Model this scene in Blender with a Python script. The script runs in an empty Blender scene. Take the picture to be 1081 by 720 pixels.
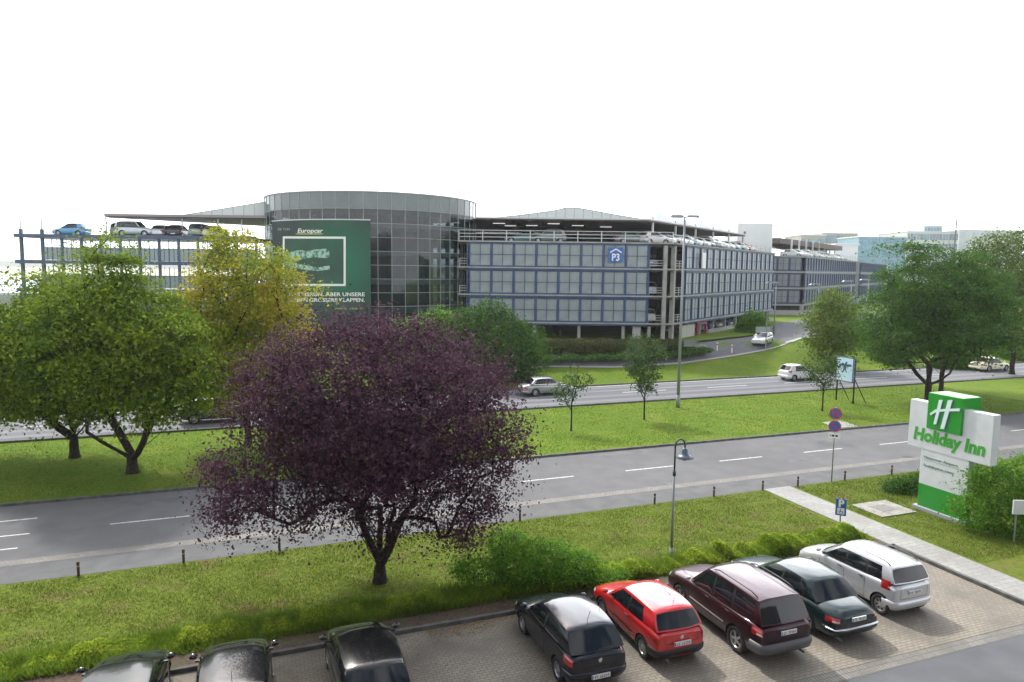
import bpy, math, random
import numpy as np
from mathutils import Matrix, Vector
from mathutils.bvhtree import BVHTree
random.seed(7); rng=np.random.default_rng(11)
sc=bpy.context.scene; COL=sc.collection
# ---------------------------------------------------------------- camera (solved from the photograph)
FPX,PITCH,ROLL,CAMH=727.0,0.103387,0.012324,10.7395
W0,H0=1081.0,720.0
_fw=np.array([0,math.cos(PITCH),-math.sin(PITCH)]); _rt=np.array([1.,0,0]); _dn=np.cross(_fw,_rt)
RT=math.cos(ROLL)*_rt-math.sin(ROLL)*_dn; DN=np.cross(_fw,RT)
def ray(x,y): return (x-540.5)/FPX*RT+(y-360)/FPX*DN+_fw
ROAD=math.radians(90)-1.2108100      # direction of the road (world angle)
RU=np.array([math.cos(ROAD),math.sin(ROAD)]); RV=np.array([-RU[1],RU[0]])
def rd(u,v,z=0.0): p=u*RU+v*RV; return Vector((p[0],p[1],z))
def to_uv(p): q=np.array([p[0],p[1]]); return float(q@RU),float(q@RV)
def sst(t): t=min(1,max(0,t)); return t*t*(3-2*t)
def terr_v(v): return 2.5*sst((v-57.2)/(67.5-57.2))
def terr(x,y): return terr_v(x*RV[0]+y*RV[1])
def at(x,y,z=0.0):
    d=ray(x,y); t=(z-CAMH)/d[2]; return Vector((d[0]*t,d[1]*t,z))
def atY(x,y,Y): d=ray(x,y); t=Y/d[1]; return Vector((d[0]*t,Y,CAMH+d[2]*t))
def att(x,y):
    d=ray(x,y); t=8.0
    while t<2000:
        p=d*t; z=CAMH+p[2]
        if z<=terr(p[0],p[1])+1e-3: break
        t+=.1 if t<160 else 1
    return Vector((p[0],p[1],terr(p[0],p[1])))
def atu(x,y,u):   # point on the vertical plane u = const
    d=ray(x,y); t=u/(d[0]*RU[0]+d[1]*RU[1]); p=d*t; return to_uv(p)[1],CAMH+p[2]
# ---------------------------------------------------------------- materials
MATS={}
def S(n,k,v):
    if k in n.inputs: n.inputs[k].default_value=v
def mat(name,col,rough=.6,metal=0.,col2=None,nscale=6.,bump=0.,bscale=40.,coat=0.,emit=None,spec=None,detail=6.,thr=(.35,.65),col3=None,n3=.6,thr3=(.5,.7),trans=0.,island=0.,mapping=None):
    if name in MATS: return MATS[name]
    m=bpy.data.materials.new(name); m.use_nodes=True; nt=m.node_tree; b=nt.nodes['Principled BSDF']
    L=nt.links.new; N=nt.nodes.new
    S(b,'Base Color',(*col,1)); S(b,'Roughness',rough); S(b,'Metallic',metal)
    if spec is not None: S(b,'Specular IOR Level',spec)
    if coat: S(b,'Coat Weight',coat); S(b,'Coat Roughness',.03)
    tc=N('ShaderNodeTexCoord'); src=tc.outputs['Object']
    if mapping:
        mp=N('ShaderNodeMapping'); mp.inputs['Scale'].default_value=mapping; L(src,mp.inputs[0]); src=mp.outputs[0]
    cur=None
    if col2:
        n=N('ShaderNodeTexNoise'); S(n,'Scale',nscale); S(n,'Detail',detail); L(src,n.inputs['Vector'])
        r=N('ShaderNodeMapRange'); S(r,'From Min',thr[0]); S(r,'From Max',thr[1]); L(n.outputs['Fac'],r.inputs['Value'])
        mx=N('ShaderNodeMix'); mx.data_type='RGBA'; mx.inputs[6].default_value=(*col,1); mx.inputs[7].default_value=(*col2,1)
        L(r.outputs[0],mx.inputs[0]); cur=mx.outputs[2]
    if col3:
        n=N('ShaderNodeTexNoise'); S(n,'Scale',n3); S(n,'Detail',5.); L(src,n.inputs['Vector'])
        r=N('ShaderNodeMapRange'); S(r,'From Min',thr3[0]); S(r,'From Max',thr3[1]); L(n.outputs['Fac'],r.inputs['Value'])
        mx=N('ShaderNodeMix'); mx.data_type='RGBA'
        if cur: L(cur,mx.inputs[6])
        else: mx.inputs[6].default_value=(*col,1)
        mx.inputs[7].default_value=(*col3,1); L(r.outputs[0],mx.inputs[0]); cur=mx.outputs[2]
    if island:
        g=N('ShaderNodeNewGeometry'); r=N('ShaderNodeMapRange'); S(r,'To Min',1-island); S(r,'To Max',1+island)
        L(g.outputs['Random Per Island'],r.inputs['Value'])
        h=N('ShaderNodeHueSaturation'); L(r.outputs[0],h.inputs['Value'])
        if cur: L(cur,h.inputs['Color'])
        else: h.inputs['Color'].default_value=(*col,1)
        cur=h.outputs[0]
    if cur: L(cur,b.inputs['Base Color'])
    if bump:
        n=N('ShaderNodeTexNoise'); S(n,'Scale',bscale); S(n,'Detail',4.); L(src,n.inputs['Vector'])
        bp=N('ShaderNodeBump'); S(bp,'Strength',bump); S(bp,'Distance',.02); L(n.outputs['Fac'],bp.inputs['Height']); L(bp.outputs[0],b.inputs['Normal'])
    if emit: S(b,'Emission Color',(*emit[0],1)); S(b,'Emission Strength',emit[1])
    if trans:
        t=N('ShaderNodeBsdfTranslucent')
        if cur: L(cur,t.inputs['Color'])
        else: t.inputs['Color'].default_value=(*col,1)
        ms=N('ShaderNodeMixShader'); ms.inputs[0].default_value=trans; L(b.outputs[0],ms.inputs[1]); L(t.outputs[0],ms.inputs[2])
        L(ms.outputs[0],nt.nodes['Material Output'].inputs['Surface'])
    MATS[name]=m; return m
def brick(name,c1,c2,mortar,sx,sy,scale=1.,rough=.85,blot=None,off=.5):
    m=bpy.data.materials.new(name); m.use_nodes=True; nt=m.node_tree; b=nt.nodes['Principled BSDF']; L=nt.links.new; N=nt.nodes.new
    tc=N('ShaderNodeTexCoord'); bt=N('ShaderNodeTexBrick'); L(tc.outputs['Object'],bt.inputs['Vector'])
    bt.offset=off
    S(bt,'Color1',(*c1,1)); S(bt,'Color2',(*c2,1)); S(bt,'Mortar',(*mortar,1)); S(bt,'Scale',1.); S(bt,'Brick Width',sx); S(bt,'Row Height',sy); S(bt,'Mortar Size',.008); S(bt,'Bias',-.1)
    n=N('ShaderNodeTexNoise'); S(n,'Scale',.7); S(n,'Detail',8.); L(tc.outputs['Object'],n.inputs['Vector'])
    r=N('ShaderNodeMapRange'); S(r,'From Min',.38); S(r,'From Max',.66); S(r,'To Max',.8); L(n.outputs['Fac'],r.inputs['Value'])
    mx=N('ShaderNodeMix'); mx.data_type='RGBA'; L(bt.outputs['Color'],mx.inputs[6]); mx.inputs[7].default_value=(*(blot or mortar),1); L(r.outputs[0],mx.inputs[0])
    n2=N('ShaderNodeTexNoise'); S(n2,'Scale',14.); S(n2,'Detail',4.); L(tc.outputs['Object'],n2.inputs['Vector'])
    h=N('ShaderNodeHueSaturation'); r2=N('ShaderNodeMapRange'); S(r2,'To Min',.7); S(r2,'To Max',1.3); L(n2.outputs['Fac'],r2.inputs['Value']); L(r2.outputs[0],h.inputs['Value']); L(mx.outputs[2],h.inputs['Color'])
    L(h.outputs[0],b.inputs['Base Color']); S(b,'Roughness',rough)
    bp=N('ShaderNodeBump'); S(bp,'Strength',.5); S(bp,'Distance',.01); bp.invert=True; L(bt.outputs['Fac'],bp.inputs['Height']); L(bp.outputs[0],b.inputs['Normal'])
    return m
# ---------------------------------------------------------------- mesh builder
MW={}
def props(o,label=None,cat=None,group=None,kind=None):
    if label: o['label']=label
    if cat: o['category']=cat
    if group: o['group']=group
    if kind: o['kind']=kind
def link(o,parent=None):
    COL.objects.link(o)
    if parent: o.parent=parent
    return o
def empty(name,label,cat,loc,rz=0.,group=None):
    o=bpy.data.objects.new(name,None); COL.objects.link(o); o.location=loc; o.rotation_euler=(0,0,rz); o.empty_display_size=.3
    MW[o.name]=Matrix.Translation(loc)@Matrix.Rotation(rz,4,'Z'); props(o,label,cat,group); return o
class MB:
    def __init__(s): s.v=[]; s.f=[]; s.m=[]
    def add(s,v,f,m=0):
        n=len(s.v); s.v+= [tuple(p) for p in v]; s.f+=[tuple(i+n for i in q) for q in f]; s.m+=[m]*len(f); return s
    def box(s,c,d,R=None,m=0,taper=1.):
        x,y,z=d[0]/2,d[1]/2,d[2]/2; V=[]
        for k,zz in ((1,-z),(taper,z)):
            V+=[(-x*k,-y*k,zz),(x*k,-y*k,zz),(x*k,y*k,zz),(-x*k,y*k,zz)]
        c=Vector(c)
        if R is None: V=[c+Vector(p) for p in V]
        elif isinstance(R,(float,int)): M=Matrix.Rotation(R,3,'Z'); V=[c+M@Vector(p) for p in V]
        else: V=[c+R@Vector(p) for p in V]
        return s.add(V,[(3,2,1,0),(4,5,6,7),(0,1,5,4),(1,2,6,5),(2,3,7,6),(3,0,4,7)],m)
    def bar(s,a,b,w,h=None,m=0):
        a=Vector(a); b=Vector(b); d=b-a; l=d.length
        if l<1e-6: return s
        d/=l; up=Vector((0,0,1)) if abs(d.z)<.95 else Vector((1,0,0)); x=d.cross(up).normalized(); y=x.cross(d)
        h=h or w; R=Matrix((x,d,y)).transposed()
        return s.box((a+b)/2,(w,l,h),R,m)
    def tube(s,pts,r,n=8,m=0,cap=True):
        pts=[Vector(p) for p in pts]; k=len(pts); rr=r if hasattr(r,'__len__') else [r]*k; V=[];F=[]
        px=None
        for i,p in enumerate(pts):
            d=(pts[min(i+1,k-1)]-pts[max(i-1,0)]).normalized()
            if px is None: px=d.cross(Vector((0,0,1)) if abs(d.z)<.9 else Vector((1,0,0))).normalized()
            px=(px-d*px.dot(d)).normalized(); py=d.cross(px)
            for j in range(n):
                a=2*math.pi*j/n; V.append(p+(px*math.cos(a)+py*math.sin(a))*rr[i])
        for i in range(k-1):
            for j in range(n):
                F.append((i*n+j,i*n+(j+1)%n,(i+1)*n+(j+1)%n,(i+1)*n+j))
        if cap: F.append(tuple(range(n))[::-1]); F.append(tuple((k-1)*n+j for j in range(n)))
        return s.add(V,F,m)
    def lathe(s,prof,n=24,M=None,m=0,closed=False):
        V=[];F=[];k=len(prof)
        for r,z in prof:
            for j in range(n):
                a=2*math.pi*j/n; p=Vector((r*math.cos(a),r*math.sin(a),z)); V.append(M@p if M else p)
        for i in range(k if closed else k-1):
            i2=(i+1)%k
            for j in range(n): F.append((i*n+j,i*n+(j+1)%n,i2*n+(j+1)%n,i2*n+j))
        return s.add(V,F,m)
    def prism(s,poly,z0,z1,m=0):
        n=len(poly); V=[(p[0],p[1],z0) for p in poly]+[(p[0],p[1],z1) for p in poly]
        F=[tuple(range(n))[::-1],tuple(range(n,2*n))]+[(i,(i+1)%n,n+(i+1)%n,n+i) for i in range(n)]
        return s.add(V,F,m)
    def grid(s,P,m=0,flip=False):   # P: rows x cols of points
        r=len(P); c=len(P[0]); V=[p for row in P for p in row]; F=[]
        for i in range(r-1):
            for j in range(c-1):
                q=(i*c+j,i*c+j+1,(i+1)*c+j+1,(i+1)*c+j); F.append(q[::-1] if flip else q)
        return s.add(V,F,m)
    def build(s,name,mats,parent=None,local=False,loc=None,smooth=False,bevel=0,rz=0):
        me=bpy.data.meshes.new(name); V=s.v
        if parent is not None and not local: I=MW[parent.name].inverted(); V=[I@Vector(p) for p in V]
        elif loc is not None and not local: I=(Matrix.Translation(loc)@Matrix.Rotation(rz,4,'Z')).inverted(); V=[I@Vector(p) for p in V]
        me.from_pydata([tuple(p) for p in V],[],s.f)
        if not isinstance(mats,(list,tuple)): mats=[mats]
        for q in mats: me.materials.append(q)
        if len(mats)>1: me.polygons.foreach_set('material_index',s.m)
        if smooth: me.polygons.foreach_set('use_smooth',[True]*len(me.polygons)); 
        me.update()
        o=bpy.data.objects.new(name,me); link(o,parent)
        if loc is not None: o.location=loc; o.rotation_euler=(0,0,rz); MW[o.name]=Matrix.Translation(loc)@Matrix.Rotation(rz,4,'Z')
        if bevel:
            b=o.modifiers.new('bevel','BEVEL'); b.width=bevel; b.segments=2; b.limit_method='ANGLE'
        if smooth=='angle' or smooth==2:
            pass
        return o
def autosmooth(o,ang=40):
    me=o.data; me.polygons.foreach_set('use_smooth',[True]*len(me.polygons))
    try: me.set_sharp_from_angle(angle=math.radians(ang))
    except Exception: pass
def npmesh(name,V,F,mats,smooth=False,midx=None):   # V (n,3), F (m,k) arrays
    me=bpy.data.meshes.new(name); n,k=F.shape
    me.vertices.add(len(V)); me.vertices.foreach_set('co',np.ascontiguousarray(V,dtype=np.float32).ravel())
    me.loops.add(n*k); me.loops.foreach_set('vertex_index',np.ascontiguousarray(F,dtype=np.int32).ravel())
    me.polygons.add(n); me.polygons.foreach_set('loop_start',np.arange(0,n*k,k,dtype=np.int32)); me.polygons.foreach_set('loop_total',np.full(n,k,dtype=np.int32))
    for q in (mats if isinstance(mats,(list,tuple)) else [mats]): me.materials.append(q)
    if midx is not None: me.polygons.foreach_set('material_index',midx.astype(np.int32))
    if smooth: me.polygons.foreach_set('use_smooth',np.ones(n,dtype=bool))
    me.update(calc_edges=True); me.validate(); return me
def obj(name,me,parent=None,loc=None,rz=0.):
    o=bpy.data.objects.new(name,me); link(o,parent)
    if loc is not None: o.location=loc; o.rotation_euler=(0,0,rz)
    return o
def text_geo(body,size,extrude=.01,offset=0.,shear=0.,align='LEFT',space=1.):
    c=bpy.data.curves.new('t','FONT'); c.body=body; c.size=size; c.extrude=extrude; c.offset=offset; c.shear=shear; c.align_x=align; c.resolution_u=3; c.space_character=space
    o=bpy.data.objects.new('t',c); COL.objects.link(o); dg=bpy.context.evaluated_depsgraph_get(); me=bpy.data.meshes.new_from_object(o.evaluated_get(dg))
    V=[v.co.copy() for v in me.vertices]; F=[tuple(p.vertices) for p in me.polygons]
    bpy.data.objects.remove(o); bpy.data.curves.remove(c); bpy.data.meshes.remove(me); return V,F
# palette
M_asph=mat('asphalt_near',(.135,.137,.14),.95,spec=.15,col2=(.155,.157,.16),nscale=.9,bump=.4,bscale=60,detail=12,col3=(.118,.12,.124),n3=.13,thr3=(.5,.75))
M_asph2=mat('asphalt_far_road',(.12,.125,.14),.9,spec=.2,col2=(.155,.16,.172),nscale=.3,bump=.2,bscale=50,mapping=(.15,1.6,1))
M_white=mat('road_paint',(.62,.62,.60),.8,col2=(.30,.30,.295),nscale=5,thr=(.45,.75),detail=10)
M_conc=mat('concrete_light',(.34,.34,.325),.85,col2=(.33,.33,.31),nscale=2,bump=.1)
M_kerb=mat('kerb_stone',(.15,.15,.14),.9,spec=.2,col2=(.09,.09,.085),nscale=3)
M_steel=mat('galvanised_steel',(.42,.44,.45),.45,.6,col2=(.34,.36,.37),nscale=5)
M_rail=mat('railing_grey',(.55,.57,.58),.5,.3)
M_dark=mat('dark_metal',(.05,.055,.06),.5,.3)
M_blk=mat('black_plastic',(.012,.012,.013),.45)
M_rub=mat('tyre_rubber',(.018,.018,.019),.85)
M_bark=mat('bark',(.05,.042,.036),.95,spec=.1,col2=(.024,.02,.018),nscale=9,bump=.8,bscale=25)
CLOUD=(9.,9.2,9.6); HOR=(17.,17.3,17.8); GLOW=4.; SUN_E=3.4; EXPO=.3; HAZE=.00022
# ================================================================ CARS
def paint(name,col,rough=.22,metal=.0,coat=1.): return mat(name,col,rough,metal,coat=coat*(.55 if max(col)<.1 else 1),spec=.3 if max(col)<.1 else .5)
M_glass=mat('car_glass',(.008,.012,.016),.03,spec=.55)
M_chrome=mat('chrome',(.7,.7,.72),.15,1.)
M_rim=mat('alloy_rim',(.5,.51,.53),.3,.8)
M_tail=mat('tail_lens',(.35,.012,.012),.15,coat=1.)
M_tailw=mat('tail_lens_clear',(.55,.4,.38),.15,coat=1.)
M_lamp=mat('headlamp_glass',(.55,.58,.6),.1,coat=1.)
M_plate=mat('plate_white',(.7,.7,.7),.5)
M_seam=mat('panel_gap',(.004,.004,.004),.8)
M_under=mat('underbody',(.012,.012,.012),.9)
def lerp(a,b,t): return a+(b-a)*t
def interp(x,pts):
    if x<=pts[0][0]: return pts[0][1]
    for (a,b),(c,d) in zip(pts,pts[1:]):
        if x<=c: return b+(d-b)*(x-a)/(c-a)
    return pts[-1][1]
def evald(o):
    dg=bpy.context.evaluated_depsgraph_get(); return bpy.data.meshes.new_from_object(o.evaluated_get(dg))
def wheel_meshes(r,w,style):
    key=('wheel',round(r,3),style)
    if key in MATS: return MATS[key]
    # axis along y; outer face +y
    M=Matrix.Rotation(-math.pi/2,4,'X')
    t=MB(); ri=r*.66
    t.lathe([(ri,-w/2),(r*.93,-w/2),(r*.985,-w/2+.02),(r,-w*.3),(r,w*.3),(r*.985,w/2-.02),(r*.93,w/2),(ri,w/2-.005),(ri*.97,w/2-.03),(ri*.97,-w/2)],28,M,closed=True)
    tyre=t.build('tyre',M_rub,smooth=True); tm=tyre.data; bpy.data.objects.remove(tyre)
    t=MB(); y=w/2-.02
    t.lathe([(ri*.97,y-.10),(ri*.97,y),(ri*.90,y+.002),(ri*.86,y-.02),(ri*.84,y-.07)],28,M,m=0)
    t.lathe([(ri*.95,y-.075),(0.001,y-.075)],28,M,m=1)
    ns={'a':5,'b':7,'c':6,'d':9}[style]
    for k in range(ns):
        a=2*math.pi*k/ns; c,s=math.cos(a),math.sin(a)
        wd={'a':.06,'b':.04,'c':.055,'d':.032}[style]; V=[]
        for rr,ww,yy in ((.03,wd*.6,y-.008),(ri*.86,wd*.5,y-.018)):
            for q in (-1,1): V.append((c*rr-s*ww*q,yy,s*rr+c*ww*q))
        for rr,ww,yy in ((.03,wd*.6,y-.04),(ri*.86,wd*.5,y-.05)):
            for q in (-1,1): V.append((c*rr-s*ww*q,yy,s*rr+c*ww*q))
        t.add(V,[(0,1,3,2),(4,6,7,5),(0,2,6,4),(1,5,7,3)],0)
    t.lathe([(.055,y-.03),(.055,y-.004),(.04,y+.002),(.001,y+.002)],14,M,m=0)
    rim=t.build('rim',[M_rim,M_blk]); rm=rim.data; bpy.data.objects.remove(rim)
    MATS[key]=(tm,rm); return MATS[key]
def make_car(name,label,cat,loc,rz,sp,group=None,far=False,rim_style='a'):
    ZS=1.075; sp=dict(sp); sp['H']*=ZS; sp['belt']=tuple(q*ZS for q in sp['belt']); sp['r']=sp.get('r',.31)*1.03
    for kk in ('top','shoulder'): sp[kk]=[(a_,b_*ZS) for a_,b_ in sp[kk]]
    sp['tail']=(sp['tail'][0],)+tuple(tuple(q*ZS for q in t_) for t_ in sp['tail'][1:]); sp['plate']*=ZS
    if sp.get('hatch'): sp['hatch']=(sp['hatch'][0]*ZS,sp['hatch'][1]*ZS,sp['hatch'][2])
    if sp.get('badge'): sp['badge']*=ZS
    L,W,H=sp['L'],sp['W'],sp['H']; wb=sp['wb']; fo=sp['fo']; r=sp.get('r',.31); zb=sp.get('clr',.20)
    X=lambda d: L/2-d
    belt=sp['belt']; top=sp['top']; P=sp['paint']; lowm=sp.get('low',P); cols=sp['cols']
    root=empty(name,label,cat,loc,rz,group)
    # ---- body loft
    ds=sorted(set([0,.05,.16,.4,.75]+[p[0] for p in top if .75<p[0]<L-.7]+[L*.42,L*.55,L*.68]+[L-.75,L-.4,L-.16,L-.05,L]))
    ds=[d for i,d in enumerate(ds) if i==0 or d-ds[i-1]>.04 or d==L]
    wprof=[(0,sp.get('nw',.80)),(.05,.885),(.16,.93),(.4,.965),(.75,.985),(L*.4,1),(L*.6,1),(L-.75,.985),(L-.4,.965),(L-.16,.93),(L-.05,.895),(L,sp.get('tw',.82))]
    botp=[(0,zb+.12),(.16,zb+.03),(.5,zb),(L-.5,zb),(L-.16,zb+.04),(L,zb+.14)]
    sh=sp['shoulder']; rings=[]
    for d in ds:
        w=W/2*interp(d,wprof); b=interp(d,botp); zt=interp(d,top); zs=min(interp(d,sh),zt-.01); mid=(b+zs)/2
        half=[(0,b),(.75*w,b),(.93*w,b+.03),(.985*w,b+.14),(1.0*w,mid),(.995*w,zs-.12),(.975*w,zs-.04),(.90*w,zs+(zt-zs)*.45),(.62*w,zs+(zt-zs)*.86),(.3*w,zt-.004),(0,zt)]
        ring=[(X(d),y,z) for y,z in half]+[(X(d),-y,z) for y,z in half[-2:0:-1]]
        rings.append(ring)
    mb=MB(); n=len(rings[0])
    V=[p for q in rings for p in q]; F=[]
    for i in range(len(rings)-1):
        for j in range(n): F.append((i*n+j,(i+1)*n+j,(i+1)*n+(j+1)%n,i*n+(j+1)%n))
    h=n//2
    for base,fl in ((0,False),((len(rings)-1)*n,True)):
        # cap quads between left and right halves
        for j in range(0,h):
            a,b2,c,d2=base+j,base+j+1,base+(n-j-1)%n,base+(n-j)%n
            q=(a,b2,c,d2) if j>0 else (a,b2,base+n-1)
            if j==h-1: q=(base+j,base+h,base+n-j)
            F.append(q[::-1] if fl else q)
    mb.add(V,F)
    body=mb.build('body',[P,M_under,lowm],root,local=True,smooth=True)
    s=body.modifiers.new('s','SUBSURF'); s.levels=s.render_levels=1 if far else 2
    me=evald(body); body.modifiers.clear(); old=body.data; body.data=me; bpy.data.meshes.remove(old)
    bvh=BVHTree.FromPolygons([v.co for v in me.vertices],[p.vertices for p in me.polygons])
    # wheel arches cut out
    wx=[X(fo),X(fo+wb)]; cut=MB()
    for x in wx:
        for sy in (1,-1):
            M=Matrix.Translation((x,sy*W/2,r+.0))@Matrix.Rotation(math.pi/2,4,'X')
            R=r+.055
            cut.lathe([(.001,-.31),(R,-.31),(R,.31),(.001,.31)],24,M,m=1)
    c=cut.build('cutter',[P,M_under,lowm],root,local=True)
    if far is not True or sp.get('cut',1):
        b=body.modifiers.new('b','BOOLEAN'); b.object=c; b.operation='DIFFERENCE'; b.solver='EXACT'
        me=evald(body); body.modifiers.clear()
        if len(me.polygons)>50: body.data=me
    bpy.data.objects.remove(c)
    me=body.data
    zl=sp.get('lowz',.32)
    for p in me.polygons:
        if p.material_index==0 and p.center.z<zl: p.material_index=2 if p.center.z>zb+.05 else 1
    autosmooth(body,50)
    # ---- cabin
    cb=sp['cb']  # centre forward bulge of windscreen base / top
    xr0=cols[0]; xr1=cols[-1]
    dm=(xr0[1]+xr1[1])/2
    def zroof(d): 
        k=(d-dm)/(xr1[1]-xr0[1])*2; return H-.045*abs(k)**2.2-(sp.get('rdrop',0)*max(0,k)**2)
    def wbot(d): return W/2*.955*(1-.06*abs((d-L*.5)/(L*.4))**2.2)
    tin=sp.get('tin',.14)
    def wtop(d): return (W/2*.955-tin)*(1-.05*abs((d-dm)/(xr1[1]-xr0[1])*2)**2.2)
    def zbelt(d): return lerp(belt[0],belt[1],(d-xr0[0])/(xr1[0]-xr0[0]))-.02
    def side(t,db,dt,sy):
        d=lerp(db,dt,t); z0=zbelt(db); z1=zroof(dt)-.055
        y=lerp(wbot(db),wtop(dt),t)+.035*math.sin(math.pi*t)
        return Vector((X(d),sy*y,lerp(z0,z1,t)))
    ts=[0,.07,.25,.5,.72,.87,1.0]; pm=MB(); M_for={'paint':0,'black':1,'chrome':2}
    glass=[]
    for sy in (1,-1):
        for (b0,t0,k),(b1,t1,_) in zip(cols,cols[1:]):
            ns=2 if abs(b1-b0)<.2 else 4
            G=[[side(t,lerp(b0,b1,s/ns),lerp(t0,t1,s/ns),sy) for t in ts] for s in range(ns+1)]
            fl=(sy==-1)
            if k=='glass':
                pm.grid([row[0:2] for row in G],M_for[sp.get('trim','black')],fl); pm.grid([row[5:] for row in G],0,fl)
                g=MB(); g.grid([row[1:6] for row in G],0,fl); glass.append(('side_window',g))
            else:
                pm.grid([row[:6] for row in G],M_for[k],fl); pm.grid([row[5:] for row in G],0,fl)
    def endface(ci,bul,tt,front,tg=(.05,.93),mg=.05):
        b,t_=cols[ci][0],cols[ci][1]; ys=[-1,-1+mg,-.6,-.3,0,.3,.6,1-mg,1]; ts2=[0,tg[0],.3,.6,tg[1],1.]
        G=[]
        for t in ts2:
            row=[]
            for y in ys:
                e=side(t,b,t_,1); hw=e.y; sgn=1 if front else -1
                bx=lerp(bul[0],bul[1],t)*(1-y*y)
                cz=(.0 if t<1 else 0)+t*(.055*(1-abs(y)**4))
                row.append(Vector((e.x+sgn*bx,hw*y,e.z+cz)))
            G.append(row)
        fl=front
        g=MB(); g.grid([row[1:8] for row in G[1:5]],0,fl)
        pm.grid(G[0:2],0,fl); pm.grid(G[4:],0,fl)
        pm.grid([row[0:2] for row in G[1:5]],0,fl); pm.grid([row[7:] for row in G[1:5]],0,fl)
        glass.append(('windscreen' if front else 'rear_window',g)); return G
    GF=endface(0,cb,1,True); GR=endface(-1,sp.get('rb',(.06,.03)),1,False,sp.get('rg',(.10,.90)),sp.get('rm',.07))
    # roof
    nr=10; ys=[-1,-.95,-.6,-.3,0,.3,.6,.95,1]; G=[]
    for i in range(nr+1):
        a=i/nr; row=[]
        for j,y in enumerate(ys):
            f=GF[-1][j]; q=GR[-1][j]; x=lerp(f.x,q.x,a); d=L/2-x; dd=lerp(xr0[1],xr1[1],a)
            row.append(Vector((x,wtop(dd)*y,zroof(dd)-.055+.055*(1-abs(y)**4)+ .012*(1-y*y))))
        if i==0: row=[Vector(p) for p in GF[-1]]
        if i==nr: row=[Vector(p) for p in GR[-1]]
        G.append(row)
    pm.grid(G,0,False)
    cabin=pm.build('cabin',[sp.get('roofp',P),M_blk,M_chrome],root,local=True); 
    import bmesh
    bm=bmesh.new(); bm.from_mesh(cabin.data); bmesh.ops.remove_doubles(bm,verts=bm.verts,dist=.0008); bmesh.ops.recalc_face_normals(bm,faces=bm.faces)
    bm.to_mesh(cabin.data); bm.free(); autosmooth(cabin,48)
    for nm,g in glass: g.build(nm,M_glass,root,local=True,smooth=True)
    av_=[v.co.copy() for v in cabin.data.vertices]; ap_=[tuple(p.vertices) for p in cabin.data.polygons]
    for nm,g in glass: n0=len(av_); av_+=[Vector(p) for p in g.v]; ap_+=[tuple(i+n0 for i in f_) for f_ in g.f]
    bv2=BVHTree.FromPolygons(av_,ap_)
    def hit(o,dr):
        best=None
        for b in (bvh,bv2):
            q=b.ray_cast(Vector(o),Vector(dr).normalized(),4)
            if q[0] is not None and (best is None or q[3]<best[3]): best=q
        return best
    def patch(nm,m,th,z,sy,front=False,off=.008,cz=.6,nth=8,nz=4,parent=root):
        cx=(L/2-cz) if front else (-L/2+cz); G=[]
        for i in range(nz+1):
            row=[]; zz=lerp(z[0],z[1],i/nz)
            for j in range(nth+1):
                a=math.radians(lerp(th[0],th[1],j/nth)); dx=-math.cos(a)*(-1 if front else 1); dy=math.sin(a)*sy   # a=0 straight back, 90 sideways
                cy=sy*(W/2-cz); q=hit((cx+dx*2,cy+dy*2,zz),(-dx,-dy,0))
                if q is None: continue
                e=off if 0<i<nz and 0<j<nth else -.012
                row.append(q[0]+Vector((dx,dy,0))*e)
            if len(row)==nth+1: G.append(row)
        if len(G)>1:
            g=MB(); g.grid(G,0); return g.build(nm,m,parent,local=True,smooth=True)
    TL=sp['tail']
    for sy in (1,-1):
        t=patch('tail_light',M_tail,TL[0],TL[1],sy)
        if len(TL)>2 and t and not far: patch('reversing_lens',M_tailw,(lerp(TL[0][0],TL[0][1],.08),lerp(TL[0][0],TL[0][1],.55)),TL[2],sy,off=.014,parent=t)
        HL=sp.get('head',((5,62),(.56,.70))); patch('headlight',M_lamp,HL[0],HL[1],sy,front=True)
    # bumpers : swept band
    def bumper(front,z0,z1,m,out=.03,a1=84,nm='bumper'):
        cz=.5; G=[]; cx=(L/2-cz) if front else (-L/2+cz)
        zz=[z0,z0+.02,(z0+z1)/2,z1-.02,z1]; oo=[-.02,out*.8,out,out*.8,-.02]
        path=[(a,1) for a in range(a1,-1,-7)]+[(a,-1) for a in range(0,a1+1,7)]
        for z,o in zip(zz,oo):
            row=[]; 
            for a,sy in path:
                a=math.radians(a); dx=-math.cos(a)*(-1 if front else 1); dy=math.sin(a)*sy; cy=sy*(W/2-cz)
                q=hit((cx+dx*2,cy+dy*2,z),(-dx,-dy,0)); 
                if q is None: return
                row.append(q[0]+Vector((dx,dy,0))*o)
            G.append(row)
        g=MB(); g.grid(G,0); return g.build(nm,m,root,local=True,smooth=True)
    bz=sp.get('bump',(.30,.56)); bumper(False,bz[0],bz[1],sp.get('bumpm',P),sp.get('bo',.04))
    if not far: bumper(True,.3,.5,sp.get('bumpm',P),.02)
    if not far and sp.get('bump_strip'): bumper(False,*sp['bump_strip'][0],sp['bump_strip'][1],.055,70,'bumper_strip')
    # plate
    def rear_x(z,y=0):
        q=hit((-L/2-1,y,z),(1,0,0)); return q[0].x if q else -L/2
    zp=sp['plate']; xp=rear_x(zp)-(.03+sp.get('po',0)); pl=MB(); pl.box((xp,0,zp),(.03,.52,.115)); pl.add([(xp-.016,.23,zp-.05),(xp-.016,.26,zp-.05),(xp-.016,.26,zp+.05),(xp-.016,.23,zp+.05)],[(0,3,2,1)],1)
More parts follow.
